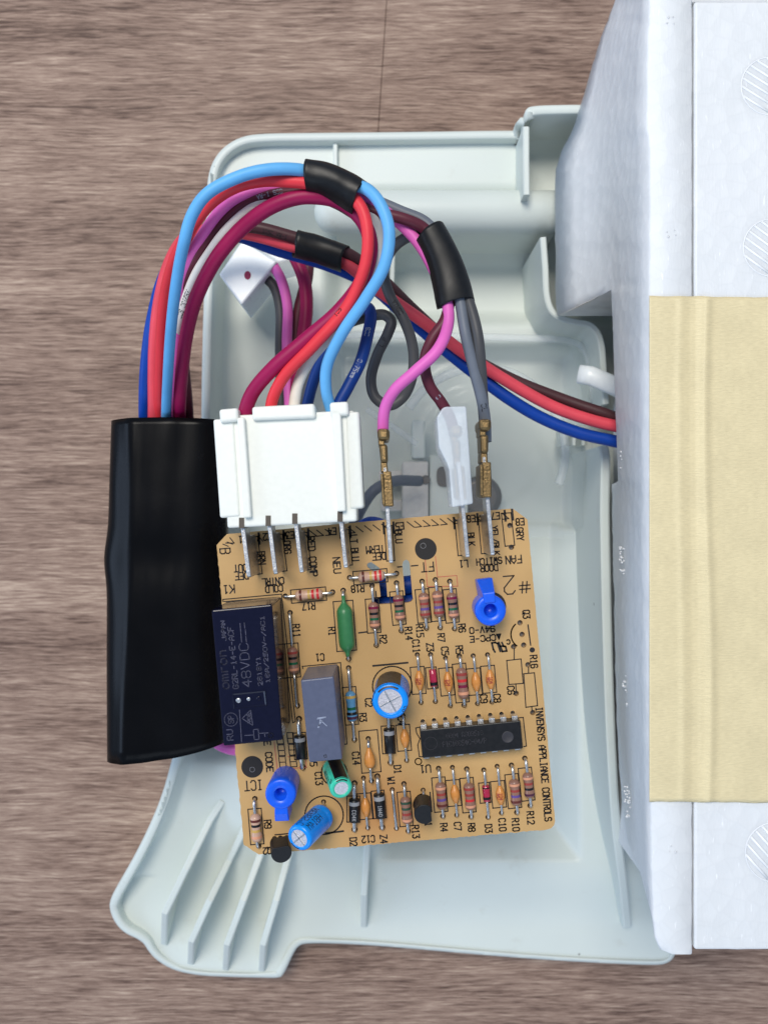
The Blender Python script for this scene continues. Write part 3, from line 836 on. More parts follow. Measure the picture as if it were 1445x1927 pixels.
# ================================================================== BLACK SLEEVE
sl = MB()
cen = []
for i in range(61):
    t = i / 60
    py = 794 + (1402 - 794) * t
    px = 322 + 4 * math.sin(t * 3.1) * -1 - 4 * t
    cen.append((px, py, 51))
NS = 72
def sleeve_ring(i, r_in):
    px, py, z = cen[i]
    t = i / 60
    kink = math.exp(-((t - .42) / .07) ** 2)
    c = P(px, py, z)
    w = 14.7 + .9 * kink + .5 * t - r_in
    hgt = 7.6 - .5 * kink - r_in
    ring = []
    for kx in range(NS):
        a = 2 * math.pi * kx / NS
        ca, sa = math.cos(a), math.sin(a)
        x = w * math.copysign(abs(ca) ** .86, ca)
        zz = hgt * math.copysign(abs(sa) ** .80, sa)
        # long soft creases
        zz += (.55 * math.exp(-((x + 8.5 - 1.6 * math.sin(t * 4)) / 1.5) ** 2) - .5 * math.exp(-((x - 4.5 + 5 * t) / 2.6) ** 2)) * (1 if sa > 0 else 0) * (1 if r_in == 0 else 1)
        zz += .18 * mnoise.noise(Vector((x * .2, t * 5, r_in)))
        cut = (0.35 * (1 - (x / w) ** 2) * (1 if i == 0 else 0)) + (-(3.2 - 3.2 * ((x + 8) / 24) ** 2) * .6 if i == 60 else 0)
        yy = c.y + cut + (.22 * (x) * max(0, t - .5) if i < 61 else 0)
        ring.append((c.x + x, yy, c.z + zz))
    return ring
vs = [];
for i in range(61): vs += sleeve_ring(i, 0)
for i in range(60, -1, -1): vs += sleeve_ring(i, .7)
m2 = 122
sl.add(vs, [(i * NS + kx, i * NS + (kx + 1) % NS, ((i + 1) % m2) * NS + (kx + 1) % NS, ((i + 1) % m2) * NS + kx) for i in range(m2) for kx in range(NS)], True)
sl.fix()
slv = sl.build('black_sleeve', M_sleeve)
setp(slv, 'large glossy black plastic sleeve around the wire bundle, left of the circuit board', 'cable sleeve')

# ================================================================== WIRES
WIRE = {}
def wire_mat(name, c, rough=0.46):
    return mat('wire_' + name, rgb(*c), rough, var=0.09, vscale=150, spec=0.35, bump=.05, bscale=700)
WM_ = {k: wire_mat(k, c) for k, c in dict(lightblue=(98, 172, 226), red=(222, 56, 66), crimson=(150, 14, 74), maroon=(92, 38, 52), pink=(222, 104, 184),
        cream=(232, 226, 214), grey=(104, 110, 120), darkgrey=(74, 74, 76), navy=(8, 52, 124), blue=(4, 62, 158), coral=(220, 74, 88), brown=(70, 40, 44)).items()}
def wire(pts, r, m, label, prints=()):
    path = catmull([P(*p) for p in pts], 9)
    mb = MB(); tube(mb, path, r, 16)
    o = mb.build('wire', WM_[m])
    setp(o, label, 'wire', 'wires of the harness')
    if prints:
        fr2 = frames(path)
        cum = [0.0]
        for a, b in zip(path[:-1], path[1:]): cum.append(cum[-1] + (b - a).length)
        for (s, at, h, ink, rot, sd) in prints:
            tgt = P(*at)
            i0 = min(range(len(path)), key=lambda i: (path[i].xy - tgt.xy).length)
            s0 = cum[i0]
            def mp(u, v):
                d_ = s0 + u * rot
                jj = min(max(np.searchsorted(cum, d_) - 1, 0), len(path) - 2)
                t = (d_ - cum[jj]) / max(cum[jj + 1] - cum[jj], 1e-6)
                p = path[jj].lerp(path[jj + 1], t)
                tn = (path[jj + 1] - path[jj]).normalized()
                up = Vector((0, 0, 1)); up = (up - tn * up.dot(tn)).normalized()
                sd_ = tn.cross(up)
                ang = -v * rot / r + sd
                return p + (up * math.cos(ang) + sd_ * math.sin(ang)) * (r + .02)
            pm = MB()
            for ln in text_lines(s, h, .75): ribbon(pm, ln, mp, .16, .5)
            pm.build('printed_text', ink, o)
    return o
M_wprint = mat('white_wire_print', rgb(150, 156, 168), .5)
wire([(313, 850, 47), (313, 800, 52), (314, 755, 60), (323, 612, 80), (333, 529, 88), (346, 460, 94), (362, 405, 97), (389, 366, 98), (444, 335, 98), (500, 320, 98), (560, 319, 96.5), (600, 328, 95), (650, 345, 95), (690, 356, 97), (716, 385, 98), (732, 435, 98), (723, 500, 97), (688, 562, 95), (642, 630, 92), (615, 690, 89), (614, 735, 87), (624, 775, 85), (632, 810, 84)], 1.22, 'lightblue',
     'light blue wire arching over the top of the bundle into the white connector')
wire([(300, 840, 47), (299, 790, 53), (302, 660, 66), (310, 560, 76), (326, 495, 83), (348, 450, 88), (372, 412, 91), (402, 378, 93), (444, 352, 94), (490, 341, 94), (540, 341, 95), (600, 348, 95), (650, 362, 95), (680, 392, 96), (692, 440, 96), (687, 500, 95), (655, 575, 93), (590, 650, 91), (535, 708, 89), (512, 755, 87), (510, 810, 85)], 1.24, 'red',
     'bright red wire just below the light blue one, running into the white connector',
     [('105', (640, 590, 94), .9, M_ink, -1, .7)])
wire([(338, 840, 47), (338, 790, 52), (339, 755, 59), (341, 723, 63), (350, 640, 72), (366, 571, 80), (389, 518, 85), (416, 474, 88), (458, 427, 90), (505, 392, 92), (550, 374, 93), (585, 370, 93), (640, 380, 92), (682, 415, 92), (697, 460, 91), (685, 520, 91), (640, 583, 91), (575, 640, 90), (515, 692, 89), (475, 740, 87), (461, 780, 86), (458, 820, 85)], 1.55, 'crimson',
     'thick crimson wire on the inside of the arch, entering the left end of the connector')
wire([(352, 840, 46), (356, 790, 50), (345, 660, 64), (342, 570, 74), (353, 522, 80), (375, 479, 84), (405, 436, 86), (449, 394, 88), (499, 371, 89), (545, 362, 89), (590, 362, 89), (650, 378, 88), (700, 398, 88), (760, 412, 88), (800, 432, 87), (835, 490, 87), (846, 550, 87), (838, 600, 88), (812, 640, 88), (799, 680, 87), (808, 725, 86), (830, 757, 85), (846, 785, 84), (856, 820, 84)], 1.2, 'maroon',
     'maroon wire running through both black wraps into the milky terminal sleeve',
     [('VW-1 90C', (512, 373, 88), .9, M_wprint, 1, 0), ('0', (822, 745, 85), 1.0, M_wprint, -1, 0)])
wire([(328, 840, 46), (328, 790, 50), (330, 680, 65), (338, 560, 76), (356, 490, 83), (380, 446, 86), (414, 399, 88), (444, 374, 89), (490, 358, 89), (560, 352, 87), (620, 354, 87), (690, 376, 87), (740, 410, 86), (785, 455, 86), (822, 520, 87), (842, 575, 88), (842, 615, 89), (822, 660, 91), (780, 700, 91), (742, 735, 90), (724, 770, 88), (720, 815, 86)], 1.22, 'pink',
     'pink wire hanging from the lower black wrap to a bare brass terminal')
wire([(330, 830, 46), (328, 780, 50), (327, 723, 58), (334, 626, 70), (348, 574, 77), (370, 518, 83), (395, 478, 86), (428, 434, 88), (472, 396, 89), (530, 372, 88), (600, 362, 86), (660, 385, 87), (700, 410, 88), (713, 445, 88), (706, 500, 88), (680, 552, 88), (630, 622, 87), (585, 675, 86), (562, 720, 86), (553, 770, 85), (552, 810, 84)], 1.2, 'cream',
     'cream white wire between the light blue and red wires at the white connector',
     [('X92130 90C', (350, 570, 78), 1.1, M_ink, -1, .2)])
wire([(338, 830, 46), (338, 780, 50), (340, 670, 60), (362, 540, 72), (410, 440, 80), (470, 385, 84), (550, 352, 84), (640, 356, 84), (700, 375, 84), (755, 398, 85), (800, 418, 86), (830, 455, 87), (855, 510, 88), (866, 570, 88), (876, 630, 89), (893, 700, 88), (907, 755, 87), (913, 795, 85), (914, 830, 84)], 1.2, 'grey',
     'grey wire on the outer side of the lower black wrap, above the right terminal',
     [('CL', (908, 765, 86), 1.1, M_ink, 1, 0)])
wire([(914, 832, 83), (911, 790, 84), (907, 740, 86), (904, 690, 88), (898, 630, 89), (884, 575, 88), (862, 520, 86), (830, 465, 85), (796, 440, 84), (765, 447, 82), (737, 470, 80), (722, 508, 78), (733, 555, 77), (760, 602, 77), (776, 650, 76), (777, 700, 75), (760, 745, 73), (733, 763, 73), (706, 748, 73), (698, 715, 73), (710, 668, 74), (730, 627, 75), (736, 605, 75), (724, 593, 75), (690, 597, 73), (650, 612, 70), (615, 652, 67), (590, 700, 65), (570, 760, 62), (560, 810, 60)], 1.22, 'darkgrey',
     'dark grey wire bent into an S-shaped loop right of the white connector',
     [('VTN90', (748, 582, 77), .95, M_ink, 1, 0), ('L.P', (718, 645, 74), .95, M_ink, 1, 0)])
wire([(570, 810, 68), (580, 755, 70), (596, 700, 72), (625, 640, 74), (662, 594, 76), (690, 579, 78), (698, 592, 80), (692, 630, 82), (678, 682, 84), (655, 728, 85), (636, 765, 85), (628, 810, 84)], 1.3, 'navy',
     'navy blue wire in a tight hairpin loop next to the light blue wire',
     [('0.75mm', (668, 700, 84), 1.0, M_wprint, 1, .1), ('90C', (688, 628, 82), 1.0, M_wprint, 1, .1)])
wire([(288, 830, 50), (290, 780, 54), (291, 660, 60), (302, 560, 63), (322, 490, 64), (350, 448, 64), (400, 432, 61), (470, 441, 60), (550, 463, 60), (640, 490, 59), (715, 548, 58), (800, 608, 58), (870, 662, 57), (950, 715, 56), (1040, 765, 55), (1110, 790, 55), (1160, 802, 55), (1240, 815, 55)], 1.5, 'coral',
     'coral red wire crossing under the wraps to the gap below the polystyrene')
wire([(300, 830, 48), (304, 760, 50), (304, 640, 57), (318, 540, 60), (340, 470, 61), (400, 428, 62), (475, 427, 63), (555, 447, 62), (650, 475, 60), (715, 522, 56), (780, 585, 54), (860, 655, 53), (960, 712, 53), (1060, 752, 53), (1130, 776, 54), (1160, 786, 54), (1240, 800, 54)], 1.45, 'brown',
     'dark brown wire running alongside the coral red one towards the polystyrene',
     [('105C VW-1', (520, 440, 62), .9, M_ink, 1, .6)])
wire([(275, 830, 48), (273, 780, 52), (276, 690, 58), (288, 600, 60), (315, 510, 60), (365, 450, 58), (440, 443, 56), (520, 470, 55), (620, 500, 55), (690, 532, 55), (750, 582, 54), (830, 652, 54), (900, 708, 54), (960, 752, 54), (1020, 787, 53), (1090, 815, 53), (1155, 830, 53), (1240, 848, 53)], 1.55, 'blue',
     'royal blue wire sweeping below the coral wire to the gap under the polystyrene')
wire([(320, 840, 46), (322, 790, 50), (326, 660, 60), (345, 560, 66), (375, 490, 70), (410, 440, 76), (440, 410, 80), (500, 385, 82), (580, 366, 84)], 1.2, 'coral',
     'second coral wire rising from the black sleeve behind the light blue one')
# wires leaving the small plug
wire([(540, 462, 44), (558, 490, 45), (573, 530, 46), (577, 580, 47), (570, 640, 48), (560, 710, 48), (556, 810, 46)], 1.7, 'crimson',
     'crimson wire dropping from the small plug behind the white connector')
wire([(515, 500, 42), (530, 528, 43), (541, 575, 44), (540, 650, 46), (543, 730, 46), (548, 810, 46)], 1.35, 'pink',
     'pink wire dropping from the small plug behind the white connector')
wire([(498, 520, 40), (516, 540, 40), (527, 580, 41), (527, 660, 42), (530, 810, 42)], 1.35, 'darkgrey',
     'dark grey wire dropping from the small plug behind the white connector')
wire([(562, 452, 42), (578, 480, 42), (578, 520, 42), (562, 590, 42), (554, 680, 42), (548, 810, 42)], 1.6, 'maroon',
     'maroon wire dropping from the small plug behind the crimson one')
# wires below the board
wire([(560, 1138, 63), (640, 1118, 65), (740, 1104, 67), (830, 1098, 66), (900, 1120, 60)], 2.2, 'blue', 'blue wire under the board, seen through the upper part of its slot')
wire([(560, 1176, 62), (640, 1152, 64), (740, 1136, 66), (830, 1130, 65), (900, 1150, 58)], 2.2, 'blue', 'blue wire under the board, seen through the lower part of its slot')
wire([(370, 1360, 36), (405, 1392, 38), (432, 1406, 40), (462, 1406, 42), (520, 1380, 44)], 1.9, 'pink', 'short stretch of pink wire showing below the black sleeve')
wire([(660, 1000, 40), (684, 950, 38), (705, 922, 38), (740, 906, 36), (790, 905, 30)], 1.5, 'grey', 'grey wire curling behind the left brass terminal')
wire([(660, 1010, 55), (690, 985, 52), (712, 985, 48), (740, 1000, 44)], 1.5, 'blue', 'blue wire peeking out between the white connector and the board')

# black wraps
def wrap(pts, rw, rh, label, m=M_shrink):
    path = catmull([P(*p) for p in pts], 8)
    mb = MB()
    n = 36; L = len(path)
    fr3 = frames(path); vs = []
    def ring(i, k_):
        t, s_, u = fr3[i]
        tt = i / (L - 1)
        out = []
        for q_ in range(n):
            a = 2 * math.pi * q_ / n
            w_ = (rw(tt) if callable(rw) else rw) - k_; h_ = (rh(tt) if callable(rh) else rh) - k_
            f_ = 1 + .05 * mnoise.noise(Vector((math.cos(a) * 1.4 + pts[0][0], math.sin(a) * 1.4, tt * 3)))
            out.append(path[i] + s_ * (w_ * f_ * math.copysign(abs(math.cos(a)) ** .85, math.cos(a))) + u * (h_ * f_ * math.copysign(abs(math.sin(a)) ** .85, math.sin(a))) + t * (.35 * math.sin(a * 2 + 1) if i in (0, L - 1) else 0))
        return out
    for i in range(L): vs += ring(i, 0)
    for i in range(L - 1, -1, -1): vs += ring(i, .3)
    m3 = 2 * L
    mb.add(vs, [(i * n + q_, i * n + (q_ + 1) % n, ((i + 1) % m3) * n + (q_ + 1) % n, ((i + 1) % m3) * n + q_) for i in range(m3) for q_ in range(n)], True)
    mb.fix()
    o = mb.build('shrink_wrap', m)
    setp(o, label, 'cable wrap', 'black wraps on the wires')
    return o
wrap([(579, 339, 92), (605, 343, 92), (635, 355, 92), (660, 367, 92), (678, 379, 92)], lambda t: 3.35 + .1 * t, 6.2, 'short black wrap at the top of the wire arch')
wrap([(808, 436, 87), (822, 462, 87), (838, 500, 87), (850, 540, 87), (857, 572, 87)], lambda t: 3.3 + .8 * t, lambda t: 3.6 - .6 * t, 'longer black wrap leaning down above the milky terminal sleeve')
wrap([(556, 458, 61), (600, 470, 60), (648, 488, 60)], 3.2, 3.4, 'black wrap around the coral and dark brown wires, behind the arch')

# small white plug behind the wires
plug = empty('plug_connector', P(485, 505, 30))
setp(plug, 'small white plug with a crimson dot, lying in the housing behind the wire bundle', 'connector')
def poly_box(name, m, parent, pts, z0, z1, bev=.4):
    """pts are px at z1"""
    mb = MB(); prism(mb, [tuple(P(x, y, z1).xy) for x, y in pts], z0, z1); mb.bevel(bev, 2)
    return mb.build(name, m, parent)
poly_box('body', M_plug, plug, [(455, 574), (412, 516), (456, 452), (522, 492)], 28, 44, .5)
poly_box('rear_shroud', M_clear, plug, [(524, 494), (458, 450), (500, 424), (565, 466), (548, 488)], 27, 43, .5)
poly_box('latch', M_plug, plug, [(500, 418), (560, 452), (548, 470), (488, 436)], 40, 47, .4)
dm = MB(); c = P(466, 518, 44.1)
prism(dm, [(c.x + .85 * math.cos(t), c.y + 1.1 * math.sin(t)) for t in np.linspace(0, 2 * math.pi, 20, False)], 43.5, 44.12)
dm.build('marker_dot', WM_['crimson'], plug)

# ================================================================== CIRCUIT BOARD
board = empty('circuit_board', P(725, 1285, ZB - 1.6))
setp(board, 'tan printed circuit board populated with a relay, capacitors and resistors', 'circuit board')
A0 = math.radians(4.7)
BU = Vector((math.cos(A0), math.sin(A0), 0)); BV = Vector((-math.sin(A0), math.cos(A0), 0))   # right, up in the picture
KB = (D - ZB) / F   # mm per photo pixel on the board
holes = []
def hole(px, py, r=.58): holes.append((px, py, r)); return (px, py)

# ---- component tables (hole A, hole B, body start/end along the lead in px, radius mm, kind, bands)
RES = [
 ((537, 1122), (626, 1114), 20, 72, 1.22, 'beige', [(.2, 'brown'), (.5, 'gold'), (.64, 'red'), (.82, 'red')], 'R17'),
 ((658, 1087), (746, 1079), 16, 66, 1.22, 'beige', [(.2, 'brown'), (.48, 'gold'), (.66, 'red'), (.84, 'red')], 'R18'),
 ((546, 1153), (560, 1328), 63, 113, 1.18, 'brown', [(.2, 'rust'), (.4, 'black'), (.6, 'green'), (.82, 'copper')], 'R11'),
 ((700, 1102), (708, 1214), 30, 80, 1.18, 'brown', [(.2, 'wine'), (.42, 'black'), (.62, 'green'), (.84, 'copper')], 'R2'),
 ((746, 1097), (755, 1187), 21, 70, 1.18, 'brown', [(.2, 'wine'), (.42, 'black'), (.62, 'green'), (.84, 'copper')], 'R14'),
 ((794, 1094), (802, 1182), 20, 69, 1.18, 'brown', [(.2, 'copper'), (.42, 'rust'), (.62, 'violet'), (.82, 'rust')], 'R15'),
 ((819, 1091), (828, 1181), 19, 69, 1.18, 'brown', [(.2, 'copper'), (.42, 'rust'), (.62, 'violet'), (.82, 'rust')], 'R7'),
 ((846, 1094), (855, 1183), 20, 69, 1.18, 'brown', [(.2, 'wine'), (.42, 'black'), (.62, 'green'), (.84, 'copper')], 'R6'),
 ((864, 1235), (873, 1327), 19, 78, 1.22, 'brown', [(.2, 'rust'), (.40, 'red'), (.58, 'wine'), (.8, 'copper')], 'R5'),
 ((825, 1446), (833, 1536), 22, 73, 1.2, 'brown', [(.2, 'copper'), (.42, 'rust'), (.62, 'violet'), (.82, 'brown')], 'R4'),
 ((878, 1447), (886, 1537), 22, 73, 1.2, 'brown', [(.2, 'rust'), (.42, 'rust'), (.62, 'red'), (.84, 'copper')], 'R8'),
 ((962, 1440), (972, 1529), 22, 72, 1.2, 'brown', [(.2, 'copper'), (.42, 'rust'), (.62, 'violet'), (.82, 'brown')], 'R10'),
 ((987, 1427), (997, 1516), 23, 71, 1.15, 'brown', [(.2, 'copper'), (.42, 'rust'), (.62, 'black'), (.84, 'plum')], 'R12'),
 ((760, 1475), (768, 1564), 20, 71, 1.2, 'brown', [(.2, 'darkgreen'), (.42, 'darkgreen'), (.62, 'rust'), (.84, 'copper')], 'R13'),
 ((480, 1503), (487, 1592), 24, 77, 1.2, 'beige', [(.22, 'brown'), (.40, 'black'), (.58, 'gold'), (.8, 'copper')], 'R9'),
 ((656, 1257), (667, 1392), 41, 98, 1.2, 'blue', [(.18, 'gold'), (.56, 'green'), (.72, 'black'), (.86, 'plum')], 'R3'),
]
CER = [((785, 1232), (792, 1322), 28, 65), ((838, 1238), (847, 1328), 24, 62), ((890, 1234), (898, 1324), 29, 65), ((917, 1232), (925, 1321), 26, 63),
       ((758, 1346), (765, 1431), 23, 58), ((684, 1464), (692, 1558), 34, 69), ((851, 1444), (859, 1534), 29, 64), ((935, 1442), (943, 1530), 33, 69), ((693, 1390), (699, 1470), 12, 51)]
DIO = [((730, 1341), (735, 1435), 26, 72, 1.2, 'power'), ((667, 1474), (667, 1561), 25, 68, 1.2, 'power'), ((710, 1461), (719, 1557), 28, 74, 1.2, 'power'), ((563, 1353), (570, 1444), 27, 71, 1.2, 'power'),
       ((810, 1232), (819, 1320), 26, 58, .8, 'glass'), ((910, 1449), (918, 1538), 26, 56, .8, 'glass')]
ink = MB()
def bm_(px, py): return P(px, py, ZB)
def flat(c, du, dv, z=.03):
    """mapper from (u,v) mm to the board surface around world point c"""
    return lambda u, v: (c.x + du.x * u + dv.x * v, c.y + du.y * u + dv.y * v, ZB + z)
def silk_line(pts, w=.24, mb=ink):
    w3 = [bm_(*p) for p in pts]
    ribbon(mb, [(p.x, p.y) for p in w3], lambda u, v: (u, v, ZB + .03), w)
def silk_rect(cx, cy, w, h, ang=0.0, lw=.24):
    ca, sa = math.cos(ang), math.sin(ang)
    q = [(-w / 2, -h / 2), (w / 2, -h / 2), (w / 2, h / 2), (-w / 2, h / 2), (-w / 2, -h / 2)]
    silk_line([(cx + x * ca - y * sa, cy + x * sa + y * ca) for x, y in q], lw)
def silk_arc(cx, cy, r, a0, a1, lw=.24, n=40):
    silk_line([(cx + r * math.cos(t), cy + r * math.sin(t)) for t in np.linspace(math.radians(a0), math.radians(a1), n)], lw)
def silk_disc(cx, cy, r, z=.03, mb=ink, n=32):
    c = bm_(cx, cy); R = r * KB
    mb.add([(c.x + R * math.cos(t), c.y + R * math.sin(t), ZB + z) for t in np.linspace(0, 2 * math.pi, n, False)], [tuple(range(n))])
def silk(s, px, py, rot, h=12.5, length=None, w=.29):
    c = bm_(px, py)
    a = {0: 0, 180: math.pi, 'd': -math.pi / 2, 'u': math.pi / 2}[rot]
    du = BU * math.cos(a) + BV * math.sin(a); dv = BU * -math.sin(a) + BV * math.cos(a)
    f = flat(c, du, dv)
    for ln in text_lines(s, h * KB, .68, length * KB if length else None): ribbon(ink, ln, f, w)

for s, x, y, r_, *k_ in [
 ('E1', 457, 1015, 180), ('E2', 503, 1010, 180), ('E3', 546, 1007, 180), ('E4', 625, 1000, 180), ('E5', 752, 990, 180), ('E6', 886, 976, 180), ('E7', 932, 971, 180), ('E8', 978, 982, 180),
 ('B', 424, 1037, 'd', 19), ('BRN', 493, 1050, 'd'), ('OUT', 453, 1069, 180, 13), ('DEF', 455, 1084, 180, 13), ('K1', 431, 1109, 180, 15, 21), ('CNTRL', 514, 1094, 180, 12.5, 40), ('COLD', 516, 1108, 180, 12.5, 32),
 ('ORG', 541, 1030, 'd'), ('RED COMP', 588, 1047, 'd', 13, 74), ('NEU', 634, 1064, 'd', 13, 29), ('LT BLU', 667, 1031, 'd', 13, 48), ('R18', 673, 1108, 180), ('R17', 581, 1141, 180), ('R11', 558, 1187, 'd'),
 ('R1', 625, 1188, 'd'), ('C1', 602, 1237, 180, 13), ('R2', 721, 1203, 'd'), ('TERM', 706, 1034, 180, 13, 33), ('DEF', 713, 1047, 180, 13), ('BLU', 750, 1010, 'd'), ('BLK', 886, 1015, 'd'),
 ('YEL/BLK', 932, 1017, 'd', 11, 54), ('GRY', 978, 1005, 'd'), ('L1', 872, 1061, 180, 13), ('SWITCH', 920, 1056, 180, 12, 47), ('DOOR', 920, 1069, 180, 12, 32), ('FAN', 966, 1053, 180, 14.5, 29),
 ('FT', 804, 1067, 180, 17, 23), ('2', 958, 1101, 180, 34, 20), ('#', 987, 1105, 180, 21, 20), ('Q3', 990, 1156, 'd'), ('94V-0', 907, 1185, 180, 11, 47), ('^CPC-E', 913, 1201, 180, 11, 58),
 ('R15', 790, 1187, 'd'), ('R14', 769, 1192, 'd'), ('R7', 830, 1200, 'd'), ('R6', 869, 1182, 'd'), ('C11', 783, 1216, 'd'), ('Z3', 809, 1218, 'd'), ('C5', 837, 1225, 'd'), ('R5', 864, 1223, 'd'), ('R16', 1004, 1245, 'd'),
 ('C6', 961, 1299, 'd'), ('C9', 910, 1315, 'd'), ('C8', 935, 1314, 'd'), ('D1', 748, 1448, 'd'), ('W1', 736, 1470, 'd'), ('U1', 800, 1447, 180, 14, 20), ('R13', 782, 1565, 'd'),
 ('R4', 835, 1557, 'd'), ('C7', 861, 1555, 'd'), ('R8', 887, 1557, 'd'), ('D3', 919, 1559, 'd'), ('C10', 945, 1552, 'd'), ('R10', 970, 1552, 'd'), ('R12', 998, 1539, 'd'), ('Z4', 722, 1579, 'd'),
 ('R3', 683, 1350, 'd'), ('C14', 670, 1427, 'd'), ('D5', 590, 1434, 'd'), ('C13', 600, 1465, 'd'), ('ICT', 477, 1478, 180, 18, 33), ('CODE', 507, 1434, 'd', 12, 36), ('DATE', 502, 1384, 'd', 12, 36), ('R9', 504, 1551, 'd'), ('Q2', 503, 1601, 180, 12),
 ('D2', 665, 1584, 'd'), ('C12', 693, 1579, 180), ('C2', 694, 1322, 'd'), ('C4', 755, 1356, 'd'), ('1', 806, 1551, 'd', 12), ('c', 956, 1210, 180, 12)]:
    silk(s, x, y, r_, *k_)
# maker's line along the right edge
silk('INVENSYS APPLIANCE CONTROLS', 1022.5, 1438, 'd', 12.5, 214)
# recognised component mark, heavy strokes
for pts in ([(925, 1210), (928, 1222), (931, 1227)], [(925, 1210), (931, 1209), (936, 1211), (941, 1226)], [(938, 1209), (941, 1216), (945, 1226), (953, 1225)], [(944, 1209), (947, 1216), (951, 1217), (953, 1225)], [(941, 1216), (949, 1216)]):
    silk_line(pts, .42)
# tabs: top px pairs at blade height
TABZ = 13.0
TABS = [((455, 976), (469, 1087)), ((505, 972), (519, 1081)), ((555, 968), (568, 1078)), ((640, 964), (651, 1069)), ((729, 956), (736, 1060)), ((870, 946), (880, 1049)), ((917, 936), (927, 1045))]
def t2b(p):  # photo point at blade top -> same plan position on the board
    k_ = (D - ZB - TABZ) / (D - ZB)
    return (CX + (p[0] - CX) * k_, CY + (p[1] - CY) * k_)
for a, b in TABS:
    p0 = t2b(a); p1 = t2b(b)
    e = (p0[0] + (p1[0] - p0[0]) * .34, p0[1] + (p1[1] - p0[1]) * .34)
    dx, dy = p1[0] - e[0], p1[1] - e[1]; l = math.hypot(dx, dy); nx, ny = -dy / l * 7.5, dx / l * 7.5
    q = [(e[0] + nx, e[1] + ny), (p1[0] + nx, p1[1] + ny + 2), (p1[0] - nx, p1[1] - ny + 2), (e[0] - nx, e[1] - ny)]
    silk_line(q + [q[0]])
    for sg in (1, -1):
        silk_line([(e[0] + nx * sg * 1.25, e[1] + ny * sg - 6), (e[0] + nx * sg * 1.25 + 1.5, e[1] + ny * sg + 14)], .5)
for q in ([(943, 966), (950, 1028), (968, 1026), (961, 965)],): silk_line(q + [q[0]])
silk_line([(949, 961), (951, 980)], .5); silk_line([(963, 959), (965, 978)], .5)
# zig-zag edge marks
def edge_y(x): return 1006 - (x - 427) * (49 / 537.0)
for x in (420, 428): silk_line([(x, 1016 + (8 if x < 425 else 4)), (x + 10, 1018 + (10 if x < 425 else 6))])
silk_line([(433, 1012), (441, 1022), (425, 1022)])
for x in (583, 596, 612, 655, 670, 686, 702, 718, 766, 780, 796, 812, 828, 842, 852, 892, 902, 944):
    yb = edge_y(x) + 7
    silk_line([(x, yb), (x + 13, yb + 10)])
    if int(x) % 4 != 2: silk_line([(x + 13, yb + 10), (x + 1, yb + 11.5)])
for x in (474, 488, 524, 536, 572): silk_line([(x, edge_y(x) + 7), (x - 2, edge_y(x) + 17)], .5); silk_line([(x, edge_y(x) + 10), (x + 7, edge_y(x) + 18)])
# dots with tiny rings, part outlines
silk_disc(801, 1033, 20.5); silk_disc(475, 1443, 20.5); silk_disc(1001, 1223, 5)
silk_arc(787, 1433, 6, 0, 360)
silk_line([(748, 1067), (756, 1066.5)], .3); silk_line([(774, 1065), (786, 1064)], .3); silk_line([(675, 1191), (691, 1189)], .34); silk_line([(701, 1115), (701, 1124)], .3); silk_line([(707, 1113), (708, 1123)], .3)
silk_line([(702, 1253), (767, 1247)], .42)
silk_arc(738, 1291, 37, 0, 360, .3); silk_arc(629, 1454, 24, 0, 360, .3); silk_arc(610, 1534, 36, 0, 360, .3); silk_line([(613, 1568), (646, 1564)], .42)
silk_arc(987, 1194, 26, 125, 228, .3); silk_line([(993, 1176), (998, 1214)], .3)
silk_arc(800, 1515, 22, 170, 260, .3); silk_line([(809, 1491), (812, 1527), (806, 1527)], .3); silk_line([(518, 1571), (560, 1567)], .3)
# relay and box capacitor outlines
silk_line([(420, 1132), (420, 1128), (530, 1118), (556, 1358), (551, 1360), (525, 1124), (422, 1132)])
silk_line([(570, 1258), (569, 1254), (641, 1247), (653, 1400), (648, 1401), (637, 1254)])
silk_line([(790, 1368), (984, 1350), (990, 1404), (985, 1405)]); silk_line([(790, 1368), (782, 1370), (784, 1380), (790, 1390), (786, 1402), (789, 1424), (795, 1424)])
silk_line([(675, 1376), (710, 1373), (717, 1452), (681, 1455), (675, 1376)])
# unpopulated outlines
silk_line([(967, 1219), (967, 1241)]); silk_line([(953, 1243), (980, 1240), (984, 1286), (957, 1288), (953, 1243)]); silk_line([(970, 1287), (971, 1303)])
silk_line([(994, 1255), (994, 1266)]); silk_line([(985, 1268), (1005, 1266), (1011, 1328), (989, 1331), (985, 1268)]); silk_line([(1000, 1330), (1001, 1340)])
for p in ((959, 989), (962, 1030), (978, 1172), (982, 1194), (985, 1214), (966, 1217), (993, 1251), (971, 1305), (1002, 1341)): hole(*p, .62)
# date code boxes of dashes
for gx, gy in ((520, 1380), (540, 1379), (523, 1402), (543, 1401), (525, 1424), (545, 1423)):
    for (x0, y0, x1, y1) in ((0, 0, 8, -.5), (0, 2, .5, 9), (8, 1.5, 8.6, 8.5), (.5, 10.5, 8.5, 10), (.8, 12, 1.4, 19), (8.8, 11.5, 9.4, 18.5), (1.4, 20, 9.4, 19.5)):
        silk_line([(gx + x0 * 1.5, gy + y0), (gx + x1 * 1.5, gy + y1)], .22)
red = MB()
for q in ([(800, 1054), (804, 1104), (861, 1103), (859, 1083), (823, 1086), (819, 1047)], [(516, 1396), (522, 1448), (577, 1444), (574, 1420), (542, 1424)]):
    silk_line(q, .16, red); red.build('red_print', M_red_ink, board); red = MB()

